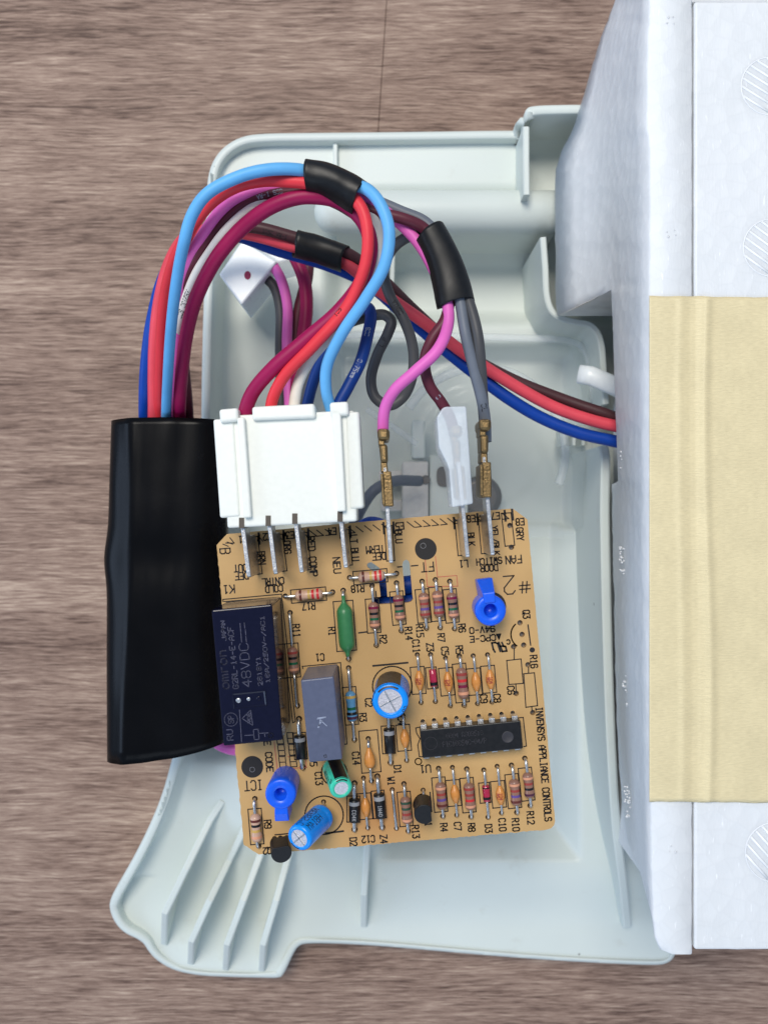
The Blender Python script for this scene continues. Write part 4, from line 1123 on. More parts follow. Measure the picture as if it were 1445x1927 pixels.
# ---- parts with leads
_cache = {}
def axial(name, A, B, b0, b1, prof, m, lead_r=.33, hz=None, rmax=1.2, kids=()):
    """prof: [(frac, r frac)] of the body; kids: [(name, frac0, frac1, material)]"""
    a = bm_(*A); b = bm_(*B); hole(*A, lead_r + .3); hole(*B, lead_r + .3)
    d = b - a; L = d.length; ang = math.atan2(d.y, d.x)
    M = Matrix.Translation(a * MM) @ Matrix.Rotation(ang, 4, 'Z')
    x0, x1 = b0 * KB, b1 * KB
    hz = hz if hz else rmax + .25
    def rad(fr): return float(np.interp(fr, [p[0] for p in prof], [p[1] for p in prof])) * rmax
    mb = MB()
    lathe(mb, [(x0 + (x1 - x0) * f, r * rmax) for f, r in prof], 22)
    mb.v = [(x, y, z + hz) for x, y, z in mb.v]
    o = mb.build(name, m, board, M)
    pa = [Vector((0, 0, -2.2)), Vector((0, 0, hz * .35)), Vector((.18, 0, hz * .75)), Vector((.75, 0, hz)), Vector((x0 + .3, 0, hz))]
    pb = [Vector((x1 - .3, 0, hz)), Vector((L - .75, 0, hz)), Vector((L - .18, 0, hz * .75)), Vector((L, 0, hz * .35)), Vector((L, 0, -2.2))]
    for pth in (pa, pb):
        lm = MB(); tube(lm, catmull(pth, 5), lead_r, 10)
        lm.build('lead', M_lead, o, M)
    for (kn, f0, f1, km) in kids:
        km_ = MB()
        pr = [(x0 + (x1 - x0) * f, rad(f) + .025) for f in np.linspace(f0, f1, 4)]
        lathe(km_, pr, 22, cap=False)
        km_.v = [(x, y, z + hz) for x, y, z in km_.v]
        km_.build(kn, km, o, M)
    return o
DOG = [(0, .25), (.03, .62), (.08, .88), (.14, .99), (.2, 1), (.28, .95), (.34, .86), (.5, .84), (.66, .86), (.72, .95), (.8, 1), (.86, .99), (.92, .88), (.97, .62), (1, .25)]
SPN = [(0, .3), (.06, .42), (.18, .68), (.34, .92), (.5, 1), (.66, .92), (.82, .68), (.94, .42), (1, .3)]
TEAR = [(0, .24), (.05, .34), (.2, .58), (.4, .86), (.6, 1), (.78, .98), (.9, .78), (.97, .45), (1, .15)]
CYL = [(0, .3), (.01, .9), (.03, 1), (.97, 1), (.99, .9), (1, .3)]
def comp_rect(A, B, b0, b1, wpx=25, ext=7):
    dx, dy = B[0] - A[0], B[1] - A[1]; l = math.hypot(dx, dy); dx /= l; dy /= l
    m_ = (b0 + b1) / 2
    cx, cy = A[0] + dx * m_ - 2, A[1] + dy * m_ + 2
    silk_rect(cx, cy, b1 - b0 + 2 * ext, wpx, math.atan2(dy, dx))
    silk_line([A, (A[0] + dx * max(0, b0 - ext), A[1] + dy * max(0, b0 - ext))], .2)
    silk_line([B, (A[0] + dx * (b1 + ext), A[1] + dy * (b1 + ext))], .2)
for A, B, b0, b1, r, kind, bands, nm in RES:
    bm0 = dict(beige=M_resbeige, brown=M_resbrown, blue=M_resblue)[kind]
    axial('resistor', A, B, b0, b1, DOG, bm0, rmax=r, kids=[('colour_band', f - .045, f + .045, BANDS[c]) for f, c in bands])
    comp_rect(A, B, b0, b1)
GRN = [(0, .22), (.1, .24), (.14, .4), (.2, .8), (.25, .98), (.3, 1), (.76, 1), (.82, .96), (.87, .75), (.92, .36), (.96, .26), (1, .24)]
o = axial('resistor', (646, 1111), (656, 1240), 8, 122, GRN, M_resgreen, rmax=1.78); o['label'] = 'large green coated power resistor'
comp_rect((646, 1111), (656, 1240), 24, 106, 37, 6)
for i, (A, B, b0, b1) in enumerate(CER):
    last = i == len(CER) - 1
    if last:   # C14 stands on one visible lead
        axial('ceramic_capacitor', A, B, b0, b1, TEAR, M_ceramic, rmax=1.22, lead_r=.3, hz=1.9)
    else:
        oo = axial('ceramic_capacitor', A, B, b0, b1, SPN, M_ceramic, rmax=1.05, lead_r=.27)
        if i in (0, 1, 3, 7):
            # value stamped on the bead
            aa = bm_(*A); bb = bm_(*B); dd = (bb - aa).normalized(); ss = Vector((dd.y, -dd.x, 0)); cc = aa + dd * ((b0 + b1) / 2 * KB) + Vector((0, 0, 1.3))
            pm = MB()
            def mp(u, v, cc=cc, dd=dd, ss=ss):
                ang = v / 1.05
                rr = 1.05 * (1 - (u / 2.3) ** 2 * .42) + .03
                return cc + dd * u + ss * (-rr * math.sin(ang)) + Vector((0, 0, rr * math.cos(ang)))
            for ln in text_lines('104', .75, .72): ribbon(pm, ln, mp, .13, .3)
            for ln in text_lines('M5U', .6, .72): ribbon(pm, [(x, y - .75) for x, y in ln], mp, .11, .3)
            pm.build('printed_text', BANDS['rust'], oo)
        comp_rect(A, B, b0 - 3, b1 + 3, 26, 4)
for A, B, b0, b1, r, kind in DIO:
    if kind == 'power':
        oo = axial('diode', A, B, b0, b1, CYL, M_black, rmax=r, lead_r=.42, kids=[('polarity_band', .1, .26, M_band)])
        comp_rect(A, B, b0, b1, 24, 3)
        if A in ((710, 1461), (667, 1474)):
            aa = bm_(*A); bb = bm_(*B); dd = (bb - aa).normalized(); ss = Vector((dd.y, -dd.x, 0)); cc = aa + dd * ((b0 + b1) / 2 * KB + .8) + Vector((0, 0, 1.45))
            pm = MB()
            def mp2(u, v, cc=cc, dd=dd, ss=ss):
                ang = v / 1.2
                return cc + dd * u + ss * (-1.23 * math.sin(ang)) + Vector((0, 0, 1.23 * math.cos(ang)))
            for ln in text_lines('1N40' if A[0] == 710 else 'CO4K', .8, .8): ribbon(pm, ln, mp2, .13, .3)
            pm.build('printed_text', M_band, oo)
    else:
        axial('diode', A, B, b0, b1, CYL, M_glass, rmax=r, lead_r=.3, kids=[('polarity_band', .74, .93, M_black)] if A[0] == 810 else [('polarity_band', .7, .86, M_black), ('polarity_band', .1, .18, M_black)])
        comp_rect(A, B, b0, b1, 20, 4)
# wire jumper
jm = MB(); a = bm_(738, 1486); b = bm_(746, 1559); hole(738, 1486); hole(746, 1559)
tube(jm, catmull([a + Vector((0, 0, -2)), a + Vector((0, 0, .2)), a.lerp(b, .03) + Vector((0, 0, .6)), a.lerp(b, .5) + Vector((0, 0, .65)), a.lerp(b, .97) + Vector((0, 0, .6)), b + Vector((0, 0, .2)), b + Vector((0, 0, -2))], 5), .34, 10)
jm.build('jumper_wire', M_lead, board)

# ---- electrolytic capacitors
def can(base, top, r, m, inner, marks, stripe_ang, stripe_w, name_label, cross=True, prints=()):
    b = P(*base); t = P(*top); ax = (t - b); L = ax.length; ax.normalize()
    q = Vector((0, 0, 1)).rotation_difference(ax)
    M = Matrix.Translation(b * MM) @ q.to_matrix().to_4x4()
    mb = MB()
    lathe(mb, [(0, r * .9), (.1, r * .97), (.5, r), (1.5, r), (1.9, r * .965), (2.3, r), (L - .75, r), (L - .45, r * .985), (L - .2, r * .93), (L - .04, r * .84), (L, r * .76), (L, inner), (L - .14, inner - .05)], 48, 'z', True, cap=False)
    o = mb.build('electrolytic_capacitor', m, board, M)
    o['label'] = name_label
    tm = MB(); lathe(tm, [(L - .14, 0.02), (L - .14, inner)], 40, 'z', False, cap=False); tm.fix()
    tp_ = tm.build('metal_top', M_alu, o, M)
    tp_.data.flip_normals() if tp_.data.polygons[0].normal.z < 0 else None
    if cross:
        cm_ = MB()
        for a in (cross, cross + math.pi / 2):
            d = Vector((math.cos(a), math.sin(a), 0)) * (inner * .94); n = Vector((-d.y, d.x, 0)).normalized() * .13
            v = [d + n, d - n, -d - n, -d + n]
            cm_.add([(p.x, p.y, L - .02 + (0 if i_ else 0)) for i_, p in enumerate(v)] + [(p.x * 1.0, p.y * 1.0, L - .2) for p in v], [(0, 1, 2, 3)[::-1], (0, 1, 5, 4), (1, 2, 6, 5), (2, 3, 7, 6), (3, 0, 4, 7)])
        cm_.fix()
        cm_.build('vent_score', M_tin, o, M)
    # dark polarity stripe wrapping over the shoulder
    def surf(s_, phi, e=.03):
        pr = [(0, r * .9), (.5, r), (L - .75, r), (L - .45, r * .985), (L - .2, r * .93), (L - .04, r * .84), (L, r * .76)]
        cumz = [0]
        for p0, p1 in zip(pr[:-1], pr[1:]): cumz.append(cumz[-1] + math.hypot(p1[0] - p0[0], p1[1] - p0[1]))
        s_ = min(max(s_, 0), cumz[-1])
        z = np.interp(s_, cumz, [p[0] for p in pr]); rr = np.interp(s_, cumz, [p[1] for p in pr])
        return Vector(((rr + e) * math.cos(phi), (rr + e) * math.sin(phi), z + (e if s_ > cumz[-2] else 0)))
    smax = L + r * .25
    if stripe_w:
        sm_ = MB(); na, nb = 12, 24
        sm_.add([surf(.2 + (smax - .25) * i / nb, stripe_ang + stripe_w * (k_ / na - .5), .02) for i in range(nb + 1) for k_ in range(na + 1)],
                [(i * (na + 1) + k_, i * (na + 1) + k_ + 1, (i + 1) * (na + 1) + k_ + 1, (i + 1) * (na + 1) + k_) for i in range(nb) for k_ in range(na)], True)
        sm_.fix(); sm_.build('polarity_stripe', M_black, o, M)
    pm = MB()
    for (s, sc0, phi0, h, along, sgn) in prints:
        for ln in text_lines(s, h, .72):
            if along: f_ = lambda u, v: surf(sc0 + u * sgn, phi0 + v * sgn / r)
            else: f_ = lambda u, v: surf(sc0 + v * sgn, phi0 - u * sgn / r)
            ribbon(pm, ln, f_, .15, .35)
    for (sc0, phi0, a_s, a_p) in marks:
        ln = [(sc0 + a_s * math.cos(t), phi0 + a_p * math.sin(t) / r) for t in np.linspace(0, 2 * math.pi, 28)]
        ribbon(pm, [(u, v * r) for u, v in ln], lambda u, v: surf(u, v / r), .16, .4)
    if pm.v: pm.build('printed_text', M_ink, o, M)
    return o
can((738, 1294, ZB + .3), (734, 1320, ZB + 12), 3.85, M_bluecap, 2.6, [], math.radians(100), 1.5, 'upright blue electrolytic capacitor', cross=.5,
    prints=[('33', 11.0, math.radians(160), 1.3, False, 1), ('HO(', 10.6, math.radians(18), 1.3, False, -1), ('86', 11.6, math.radians(-28), 1.2, False, -1)])
hole(736, 1284); hole(741, 1303)
can((627, 1444, ZB + 1.5), (642.5, 1484, ZB + 10.5), 2.45, M_greencap, 1.55, [], math.radians(88), 1.25, 'small leaning green electrolytic capacitor', cross=None,
    prints=[('NICHIC', 5.0, math.radians(168), 1.1, True, 1), ('A', 8.4, math.radians(150), 1.2, False, 1)])
lc = can((606, 1536, ZB + 2.6), (562.5, 1578, ZB + 12), 2.85, M_bluecap, 1.95, [(6.8, math.radians(136), 2.2, .8)], math.radians(-118), .9, 'blue electrolytic capacitor tipped over near the lower corner', cross=.75,
    prints=[('REA85*C', 6.2, math.radians(92), 1.55, True, 1), ('H814M', 6.6, math.radians(52), 1.55, True, 1)])
lm = MB(); hole(609, 1509); a = bm_(609, 1509)
tube(lm, catmull([a + Vector((0, 0, -2)), a + Vector((0, 0, .6)), P(609, 1520, ZB + 2), P(608, 1534, ZB + 3.4)], 5), .3, 8); lm.build('lead', M_lead, lc)

# ---- relay
def quad_box(name, m, parent, px4, ztop, zbot, bev=.5, seg=3):
    """box whose top corners are given in photo px"""
    t = [P(x, y, ztop) for x, y in px4]
    mb = MB(); prism(mb, [(p.x, p.y) for p in t], zbot, ztop)
    if bev: mb.bevel(bev, seg)
    return mb.build(name, m, parent)
ZR = ZB + 15.7
relay = quad_box('relay', M_relay, board, [(398, 1148), (512, 1137), (532, 1393), (421, 1404)], ZR, ZB + .15, .35)
relay['label'] = 'black relay with etched white lettering, 48 volt coil'
KR = (D - ZR) / F
rp = MB()
rdu = (P(398, 1148, ZR) - P(421, 1404, ZR)).normalized(); rdv = Vector((-rdu.y, rdu.x, 0))
def rtext(s, px, py, h, length):
    c = P(px, py, ZR)
    f = lambda u, v: (c.x + rdu.x * u + rdv.x * v, c.y + rdu.y * u + rdv.y * v, ZR + .03)
    for ln in text_lines(s, h * KR, .7, length * KR): ribbon(rp, ln, f, .17)
def rline(pts, w=.15):
    q = [P(x, y, ZR) for x, y in pts]
    ribbon(rp, [(p.x, p.y) for p in q], lambda u, v: (u, v, ZR + .03), w)
rtext('omron', 420, 1260, 16, 72); rtext('omron', 420.6, 1260.4, 16, 72); rtext('JAPAN', 421, 1187, 7.5, 37); rtext('G2RL-14-E-ACF', 439, 1238, 10, 116); rtext('48VDC', 462, 1252, 17, 82)
rline([(452, 1173), (455, 1208)]); rline([(460, 1172), (461, 1182)]); rline([(462, 1185), (463, 1195)]); rline([(463, 1198), (464, 1208)])
rtext('2618Y1', 488, 1263, 8, 54); rtext('16A/250V~/AC1', 499, 1222, 7.5, 126)
cR = lambda cx, cy, r: rline([(cx + r * math.cos(t), cy + r * math.sin(t)) for t in np.linspace(0, 2 * math.pi, 26)])
cR(435, 1354, 12.5); rtext('SP', 435, 1354, 10, 14); rtext('RU', 433, 1383, 11, 20)
rline([(451, 1336), (455, 1396)]); rline([(456, 1352), (472, 1336), (476, 1365), (456, 1352)]); rtext('VDE', 469, 1351, 6, 18)
rline([(461, 1384), (478, 1383)]); rline([(477, 1373), (486, 1372), (488, 1391), (479, 1392), (477, 1373)]); rline([(487, 1380), (505, 1379)]); cR(510, 1384, 4.5); rline([(498, 1379), (499, 1386)])
rp.build('etched_lettering', M_relay_print, relay)
# recessed window of the relay, drawn as a raised frame with three contact studs
wf = MB()
w4 = [(437, 1304), (500, 1298), (503, 1328), (440, 1334)]; w4b = [(441, 1308), (496, 1302.5), (499, 1324.5), (444, 1330)]
to = [P(x, y, ZR) for x, y in w4]; ti = [P(x, y, ZR) for x, y in w4b]
wf.add([(p.x, p.y, ZR + .02) for p in to] + [(p.x, p.y, ZR + .22) for p in [o_.lerp(i_, .35) for o_, i_ in zip(to, ti)]] + [(p.x, p.y, ZR + .05) for p in ti],
       [(i, (i + 1) % 4, 4 + (i + 1) % 4, 4 + i) for i in range(4)] + [(4 + i, 4 + (i + 1) % 4, 8 + (i + 1) % 4, 8 + i) for i in range(4)])
wf.fix(); wf.build('window_frame', M_relay, relay)
for (x, y, r_, m_) in ((449, 1318, .55, M_tin), (468, 1315.5, .4, M_tin), (487, 1314, .5, M_relay)):
    st = MB(); c = P(x, y, ZR); lathe(st, [(ZR - .3, r_), (ZR + .08, r_), (ZR + .16, r_ * .6)], 14, 'z', True); st.v = [(a_ + c.x, b_ + c.y, z_) for a_, b_, z_ in st.v]
    st.build('contact_stud', m_, relay)
# ---- grey box capacitor
ZC = ZB + 15
capb = quad_box('box_capacitor', M_capgrey, board, [(566, 1280), (628, 1273), (644, 1429), (582, 1435)], ZC, ZB + .3, .3)
capb['label'] = 'slate grey box capacitor beside the relay'
km = MB()
def cline(pts, w=.16):
    q = [P(x, y, ZC) for x, y in pts]
    ribbon(km, [(p.x, p.y) for p in q], lambda u, v: (u, v, ZC + .03), w)
for q in ([(597, 1353), (613, 1350)], [(598, 1351), (613, 1349)], [(603, 1353), (600, 1369)], [(604, 1356), (615, 1366)], [(606, 1356), (598, 1369)]): cline(q)
cline([(612 + 2.6 * math.cos(t), 1423 + 2.6 * math.sin(t)) for t in np.linspace(0, 6.283, 16)])
km.build('moulded_mark', M_capgrey2, capb)

# ---- DIP chip
ZI = ZB + 4.3
chip = quad_box('microcontroller', M_black, board, [(790, 1374), (979, 1356), (984, 1409), (795, 1427)], ZI, ZB + .9, .22, 2)
chip['label'] = 'black 18-pin chip'
cdu = (P(979, 1356, ZI) - P(790, 1374, ZI)).normalized(); cdv = Vector((-cdu.y, cdu.x, 0))
cc = P(887, 1391.5, ZI)
pm = MB()
f = lambda u, v: (cc.x + cdu.x * u + cdv.x * v, cc.y + cdu.y * u + cdv.y * v, ZI + .03)
for ln in text_lines('PIC16C54C-04/P', 1.1, .7, 9.6): ribbon(pm, [(x - 1.6, y - .5) for x, y in ln], f, .13)
for ln in text_lines('0804 RSD9518', 1.0, .7, 8.0): ribbon(pm, [(x - 1.4, y + 1.3) for x, y in ln], f, .13)
ribbon(pm, [(-9 + 1.4 * math.cos(t), 1.4 * math.sin(t)) for t in np.linspace(0, 6.283, 26)], f, .1)
pm.build('printed_text', M_chipprint, chip)
dm = MB(); c = P(955, 1387, ZI); lathe(dm, [(ZI + .02, 1.28), (ZI + .07, 1.2), (ZI + .02, 1.1), (ZI + .015, .02)], 30, 'z', True, cap=False); dm.v = [(a_ + c.x, b_ + c.y, z_) for a_, b_, z_ in dm.v]
dm.fix(); dm.build('pin_mark', M_chipprint, chip)
PW = 2.54
for side in (1, -1):
    for i in range(9):
        u0 = (i - 4) * PW - .05
        pn = MB()
        def q3(u, v, z): return (cc.x + cdu.x * (u0 + u) + cdv.x * v * side, cc.y + cdu.y * (u0 + u) + cdv.y * v * side, z)
        prof = [(3.0, ZB + 2.7), (3.55, ZB + 2.7), (3.78, ZB + 2.55), (3.86, ZB + 2.2), (3.92, ZB + .8), (3.86, ZB - 2)]
        w_ = [.62, .62, .62, .62, .62, .28]
        w_[4] = .6
        th = .25
        vs = []
        for (v, z), ww in zip(prof, w_):
            vs += [q3(-ww, v, z), q3(ww, v, z), q3(ww, v - th * .7, z - th), q3(-ww, v - th * .7, z - th)]
        fs = [(4 * i_ + j_, 4 * i_ + (j_ + 1) % 4, 4 * i_ + 4 + (j_ + 1) % 4, 4 * i_ + 4 + j_) for i_ in range(5) for j_ in range(4)] + [(0, 1, 2, 3), (20, 21, 22, 23)]
        pn.add(vs, fs); pn.fix()
        pn.build('pin', M_tin, chip)
        h_ = q3(0, 3.9, ZB)
        hole(h_[0] / KB + CX, -h_[1] / KB + CY, .5)

# ---- transistors
def to92(base, top, r, flat_ang, hole_pts, lab):
    b = P(*base); t = P(*top); ax = t - b; L = ax.length; ax.normalize()
    q = Vector((0, 0, 1)).rotation_difference(ax)
    M = Matrix.Translation(b * MM) @ q.to_matrix().to_4x4()
    pts = [(r * math.cos(a), r * math.sin(a)) for a in np.linspace(flat_ang + .85, flat_ang + 2 * math.pi - .85, 24)]
    mb = MB(); prism(mb, pts, 0, L); mb.bevel(.14, 2, 40)
    o = mb.build('transistor', M_black, board, M); o['label'] = lab
    for (hx, hy) in hole_pts:
        hole(hx, hy); h0 = bm_(hx, hy)
        lm = MB(); tube(lm, catmull([h0 + Vector((0, 0, -2)), h0 + Vector((0, 0, .8)), b + (h0 - b) * .35 + Vector((0, 0, .5)), b + ax * .5], 4), .28, 8)
        lm.build('lead', M_lead, o)
to92((797, 1512, ZB + 2.2), (798.5, 1533, ZB + 7.0), 2.25, math.radians(5), [(796, 1487), (799, 1505), (801, 1522)], 'black transistor beside the wire jumper')
to92((527, 1586, ZB + 2.2), (530, 1606, ZB + 6.5), 2.25, math.radians(95), [(517, 1578), (528, 1577), (540, 1576)], 'black transistor overhanging the lower edge')

# ---- blue nylon standoffs
def standoff(top, zt, r, rin, arm_ang, arm_prof, aw, lab):
    c = P(top[0], top[1], ZB + zt)
    mb = MB(); lathe(mb, [(.02, r * .94), (zt * .75, r), (zt - .5, r), (zt - .15, r * .95), (zt, r * .86), (zt, rin + .12), (zt - .15, rin), (zt - 4, rin), (zt - 4, .02)], 44, 'z', True, cap=False)
    mb.fix()
    # cam arm: extruded side profile
    d = Vector((math.cos(arm_ang), math.sin(arm_ang), 0)); n = Vector((-d.y, d.x, 0))
    ab = MB(); k_ = len(arm_prof)
    vs = [tuple(d * u + n * (w_ * s_) + Vector((0, 0, z))) for s_ in (1, -1) for (u, z, w_) in arm_prof]
    ab.add(vs, [tuple(range(k_)), tuple(range(2 * k_ - 1, k_ - 1, -1))] + [(i, (i + 1) % k_, k_ + (i + 1) % k_, k_ + i) for i in range(k_)])
    ab.bevel(.22, 2, 25)
    M = Matrix.Translation(Vector((c.x, c.y, ZB)) * MM)
    o = mb.build('standoff', M_blue_nylon, board, M); o['label'] = lab
    ab.build('cam_arm', M_blue_nylon, o, M)
    return o
standoff((923, 1149), 8.5, 3.35, 1.45, math.radians(97), [(6.4, .1, 1.75), (6.6, 4.2, 1.75), (3.9, 8.9, 1.3), (1.75, 9.0, 1.2), (1.75, 7.5, 1.2), (2.8, .1, 1.6)], 1.6, 'blue nylon standoff with its arm pointing up')
standoff((528, 1495), 10.0, 3.3, 1.35, math.radians(-88), [(5.9, 3.0, 1.5), (6.1, 9.0, 1.55), (4.3, 9.8, 1.45), (2.5, 9.8, 1.35), (2.5, 2.2, 1.5)], 1.3, 'blue nylon standoff with its arm pointing down')
silk_disc(925, 1141, 27)

# ---- tab terminals
for (a, b) in TABS:
    A = P(a[0], a[1], ZB + TABZ); B = P(b[0], b[1], ZB + TABZ)
    d = (B - A); d.z = 0; L = d.length; d.normalize(); n = Vector((-d.y, d.x, 0))
    s0 = -9.0                      # blade reaches into the connector
    e = L * .30
    prof = [(s0, TABZ - 6.0), (s0 + .4, TABZ), (L - .55, TABZ), (L - .12, TABZ - .25), (L, TABZ - .8), (L, .1), (e, .1), (e, TABZ - 6.0)]
    k_ = len(prof); hw = .42
    vs = [tuple(A + d * s_ + n * (hw * sg)) [:2] + (ZB + z,) for sg in (1, -1) for s_, z in prof]
    mb = MB(); mb.add(vs, [tuple(range(k_)), tuple(range(2 * k_ - 1, k_ - 1, -1))] + [(i, (i + 1) % k_, k_ + (i + 1) % k_, k_ + i) for i in range(k_)])
    mb.bevel(.12, 2, 25)
    mb.build('tab_terminal', M_tin, board)

# ---- the laminate itself with its slot and drilled holes
cu = bpy.data.curves.new('board_outline', 'CURVE'); cu.dimensions = '2D'; cu.fill_mode = 'BOTH'
def spl(pts):
    s_ = cu.splines.new('POLY'); s_.points.add(len(pts) - 1); s_.use_cyclic_u = True
    for p, (x, y) in zip(s_.points, pts): p.co = (x * MM, y * MM, 0, 1)
ob = [(408, 1026), (427.5, 1005), (964, 957), (992, 977.5), (1044, 1545), (1042, 1553), (1036, 1559), (1027, 1561.5), (487, 1608), (459, 1590)]
pts = []
for i in range(len(ob)):
    a, b = ob[i], ob[(i + 1) % len(ob)]
    l = math.hypot(b[0] - a[0], b[1] - a[1]); n_ = max(1, int(l / 6))
    for k_ in range(n_):
        t = k_ / n_
        rough = 0.0 if k_ == 0 else (.9 if i in (8, 9, 7) else .35)
        p = bm_(a[0] + (b[0] - a[0]) * t + rnd.uniform(-rough, rough), a[1] + (b[1] - a[1]) * t + rnd.uniform(-rough, rough))
        pts.append((p.x, p.y))
spl(pts)
slot = [(690, 1063), (693, 1059), (699, 1058), (713, 1068), (718, 1073), (725, 1077), (729, 1123), (762, 1120), (757, 1062), (759, 1056), (764, 1053), (769, 1056), (771, 1062), (776, 1121), (777, 1127), (774, 1132), (768, 1134), (706, 1138), (702, 1136), (700, 1130), (701, 1126), (704, 1124), (716, 1123), (712, 1082), (699, 1073), (692, 1068)]
spl([tuple(bm_(*p).xy) for p in slot])
done = []
for (hx, hy, r_) in holes:
    if any(math.hypot(hx - x, hy - y) < 9 for x, y in done): continue
    done.append((hx, hy))
    c = bm_(hx, hy)
    spl([(c.x + r_ * math.cos(t), c.y + r_ * math.sin(t)) for t in np.linspace(0, 2 * math.pi, 14, False)])
cu.extrude = .8 * MM
co = bpy.data.objects.new('tmp_outline', cu); COL.objects.link(co)
bpy.context.view_layer.update()
dg = bpy.context.evaluated_depsgraph_get()
me = bpy.data.meshes.new_from_object(co.evaluated_get(dg))
bpy.data.objects.remove(co)
def board_mat():
    m = mat('phenolic_laminate', rgb(193, 155, 101), .38, var=.09, vscale=45, spec=.5, bump=.02)
    nt = m.node_tree; N = nt.nodes; L = nt.links
    b = N['Principled BSDF']
    src = b.inputs['Base Color'].links[0].from_socket
    g = N.new('ShaderNodeNewGeometry')
    # heat stain round the hot diodes
    vd = N.new('ShaderNodeVectorMath'); vd.operation = 'DISTANCE'
    c = bm_(715, 1525) * MM; vd.inputs[1].default_value = (c.x, c.y, c.z)
    L.new(g.outputs['Position'], vd.inputs[0])
    mr = N.new('ShaderNodeMapRange'); mr.inputs['From Min'].default_value = .002; mr.inputs['From Max'].default_value = .013; mr.inputs['To Min'].default_value = .55; mr.inputs['To Max'].default_value = 0
    L.new(vd.outputs['Value'], mr.inputs['Value'])
    mx = N.new('ShaderNodeMix'); mx.data_type = 'RGBA'
    L.new(mr.outputs[0], mx.inputs['Factor']); L.new(src, mx.inputs['A']); mx.inputs['B'].default_value = rgb(176, 112, 58)
    L.new(mx.outputs['Result'], b.inputs['Base Color'])
    return m
me.name = 'laminate'; me.materials.clear(); me.materials.append(board_mat())
me.polygons.foreach_set('use_smooth', [False] * len(me.polygons))
inst('laminate', me, board, Matrix.Translation((0, 0, (ZB - .8) * MM)))
ink.build('silkscreen_print', M_ink, board)
rings = MB()
for (x, y, r_) in ((796, 1027, 5), (475, 1448, 4.6)):
    c = bm_(x, y); ribbon(rings, [(c.x + r_ * KB * math.cos(t), c.y + r_ * KB * math.sin(t)) for t in np.linspace(0, 6.283, 20)], lambda u, v: (u, v, ZB + .06), .1)
rings.build('test_rings', M_band, board)
sd = MB()
for (hx, hy) in done:
    c = bm_(hx, hy)
    k0 = len(sd.v); lathe(sd, [(ZB - 1.62, 1.1), (ZB - 2.1, .8), (ZB - 2.7, .3)], 8, 'z', True)
    sd.v[k0:] = [(x + c.x, y + c.y, z) for x, y, z in sd.v[k0:]]
sdo = sd.build('solder_joints', M_solder, board)

# ================================================================== WHITE CONNECTOR
conn = empty('edge_connector', P(545, 880, 77))
setp(conn, 'white plastic edge connector housing clipped on four tabs at the board\'s upper left', 'connector')
ZK = 89.0
quad_box('body', M_white, conn, [(418, 782), (666, 772), (672, 981), (428, 994)], ZK, 77, .5)
quad_box('side_flange', M_white, conn, [(401, 789), (440, 787), (452, 972), (414, 975)], ZK + .3, 79, .5)
quad_box('side_flange', M_white, conn, [(650, 775), (676, 774), (685, 956), (658, 959)], ZK + .3, 79, .6)
quad_box('ridge', M_white, conn, [(446, 786), (460, 785), (473, 974), (459, 975)], ZK + 1.5, 80, .35)
quad_box('ridge', M_white, conn, [(623, 770), (641, 769), (651, 962), (636, 963)], ZK + 1.5, 80, .35)
quad_box('end_tab', M_white, conn, [(412, 770), (448, 767), (449, 792), (414, 796)], ZK + 1.5, 79, .6)
quad_box('end_tab', M_white, conn, [(620, 757), (655, 755), (657, 781), (622, 784)], ZK + 1.5, 79, .6)
quad_box('end_tab', M_white, conn, [(474, 765), (592, 759), (594, 786), (475, 791)], ZK + 1.4, 79, .6)
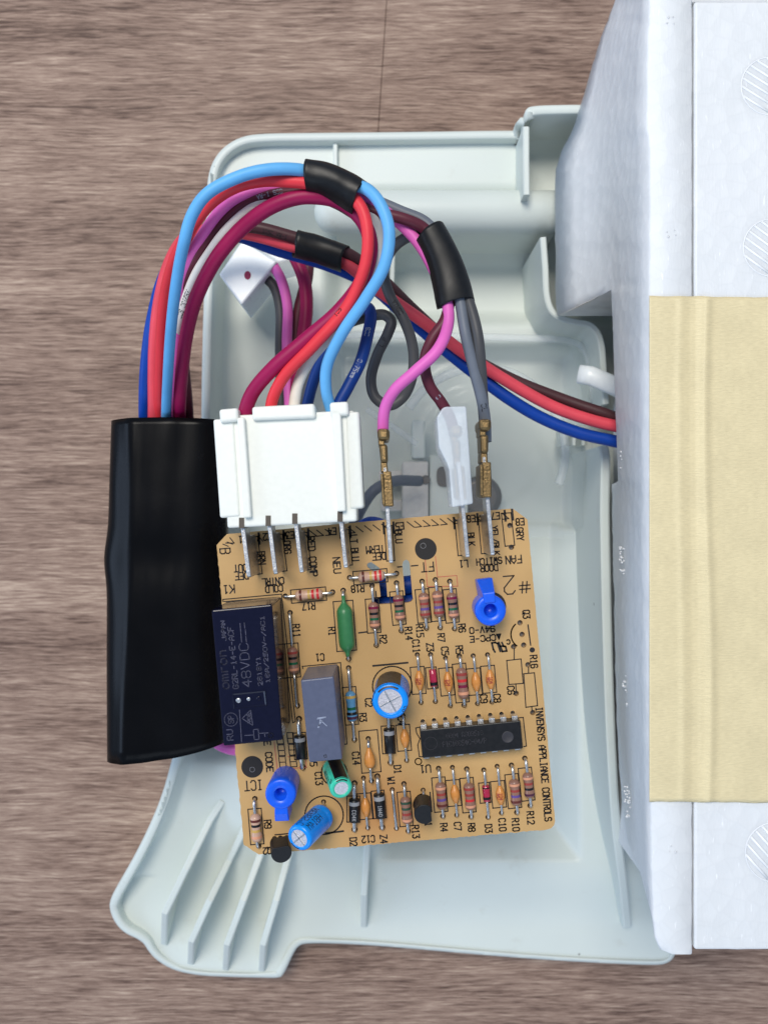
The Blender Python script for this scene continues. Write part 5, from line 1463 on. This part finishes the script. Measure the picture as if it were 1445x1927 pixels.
for (a, b) in TABS[:4]:
    # slot mouths where the tabs enter
    p = P(a[0], a[1], ZK)
    mb = MB(); box(mb, p.x - .55, p.x + .55, p.y - 2.0, p.y + .2, ZK - 5, ZK + .06)
    mb.build('slot_mouth', M_dark, conn)

# ================================================================== BRASS TERMINALS AND THEIR SLEEVE
def terminal(pts, label, grp='crimped brass terminals', zt=89.0):
    t = empty('spade_terminal', P(pts[2][0], pts[2][1], 80)); setp(t, label, 'terminal', grp)
    (x0, y0), (x1, y1) = pts[0], pts[-1]
    def seg(name, f0, f1, w0, w1, z0, z1, off=0, bev=.25):
        ax0 = (x0 + (x1 - x0) * f0, y0 + (y1 - y0) * f0); ax1 = (x0 + (x1 - x0) * f1, y0 + (y1 - y0) * f1)
        quad_box(name, M_brass, t, [(ax0[0] - w0 + off, ax0[1]), (ax0[0] + w0 + off, ax0[1]), (ax1[0] + w1 + off, ax1[1]), (ax1[0] - w1 + off, ax1[1])], z1, z0, bev, 2)
    seg('insulation_crimp', 0, .15, 12, 11, 81, zt + 1.2, 0, .7)
    seg('insulation_crimp', .14, .22, 6, 6, 82, zt, -5)
    seg('wire_barrel', .20, .44, 8, 7, 82, zt - .2, -2, .55)
    seg('neck', .42, .56, 6, 7, 82, zt - 1.0, -3)
    seg('receptacle', .55, .80, 8, 9, 82, zt + .2, 1.5)
    seg('receptacle', .78, 1.0, 10, 10, 82, zt + .5, 0)
    seg('rolled_edge', .58, .98, 2.5, 3, 81.5, zt + .9, -8.5, .2)
    return t
terminal([(721, 806), (723, 850), (724, 880), (731, 953)], 'bare brass terminal on the pink wire')
terminal([(913, 788), (912, 830), (915, 870), (915, 936)], 'bare brass terminal on the grey wires, right of the milky sleeve')
sv = MB()
spx = [(832, 768), (838, 765), (877, 764), (890, 948), (851, 955), (845, 885), (841, 872), (826, 842), (822, 784)]
prism(sv, [tuple(P(x, y, 90).xy) for x, y in spx], 78.5, 90); sv.bevel(.8, 3, 20)
svo = sv.build('terminal_sleeve', M_clear)
setp(svo, 'milky translucent plastic sleeve over a terminal, between the two brass ones', 'terminal sleeve')
tt = terminal([(858, 800), (862, 840), (864, 870), (869, 940)], 'brass terminal enclosed in the milky translucent sleeve', zt=86.0)
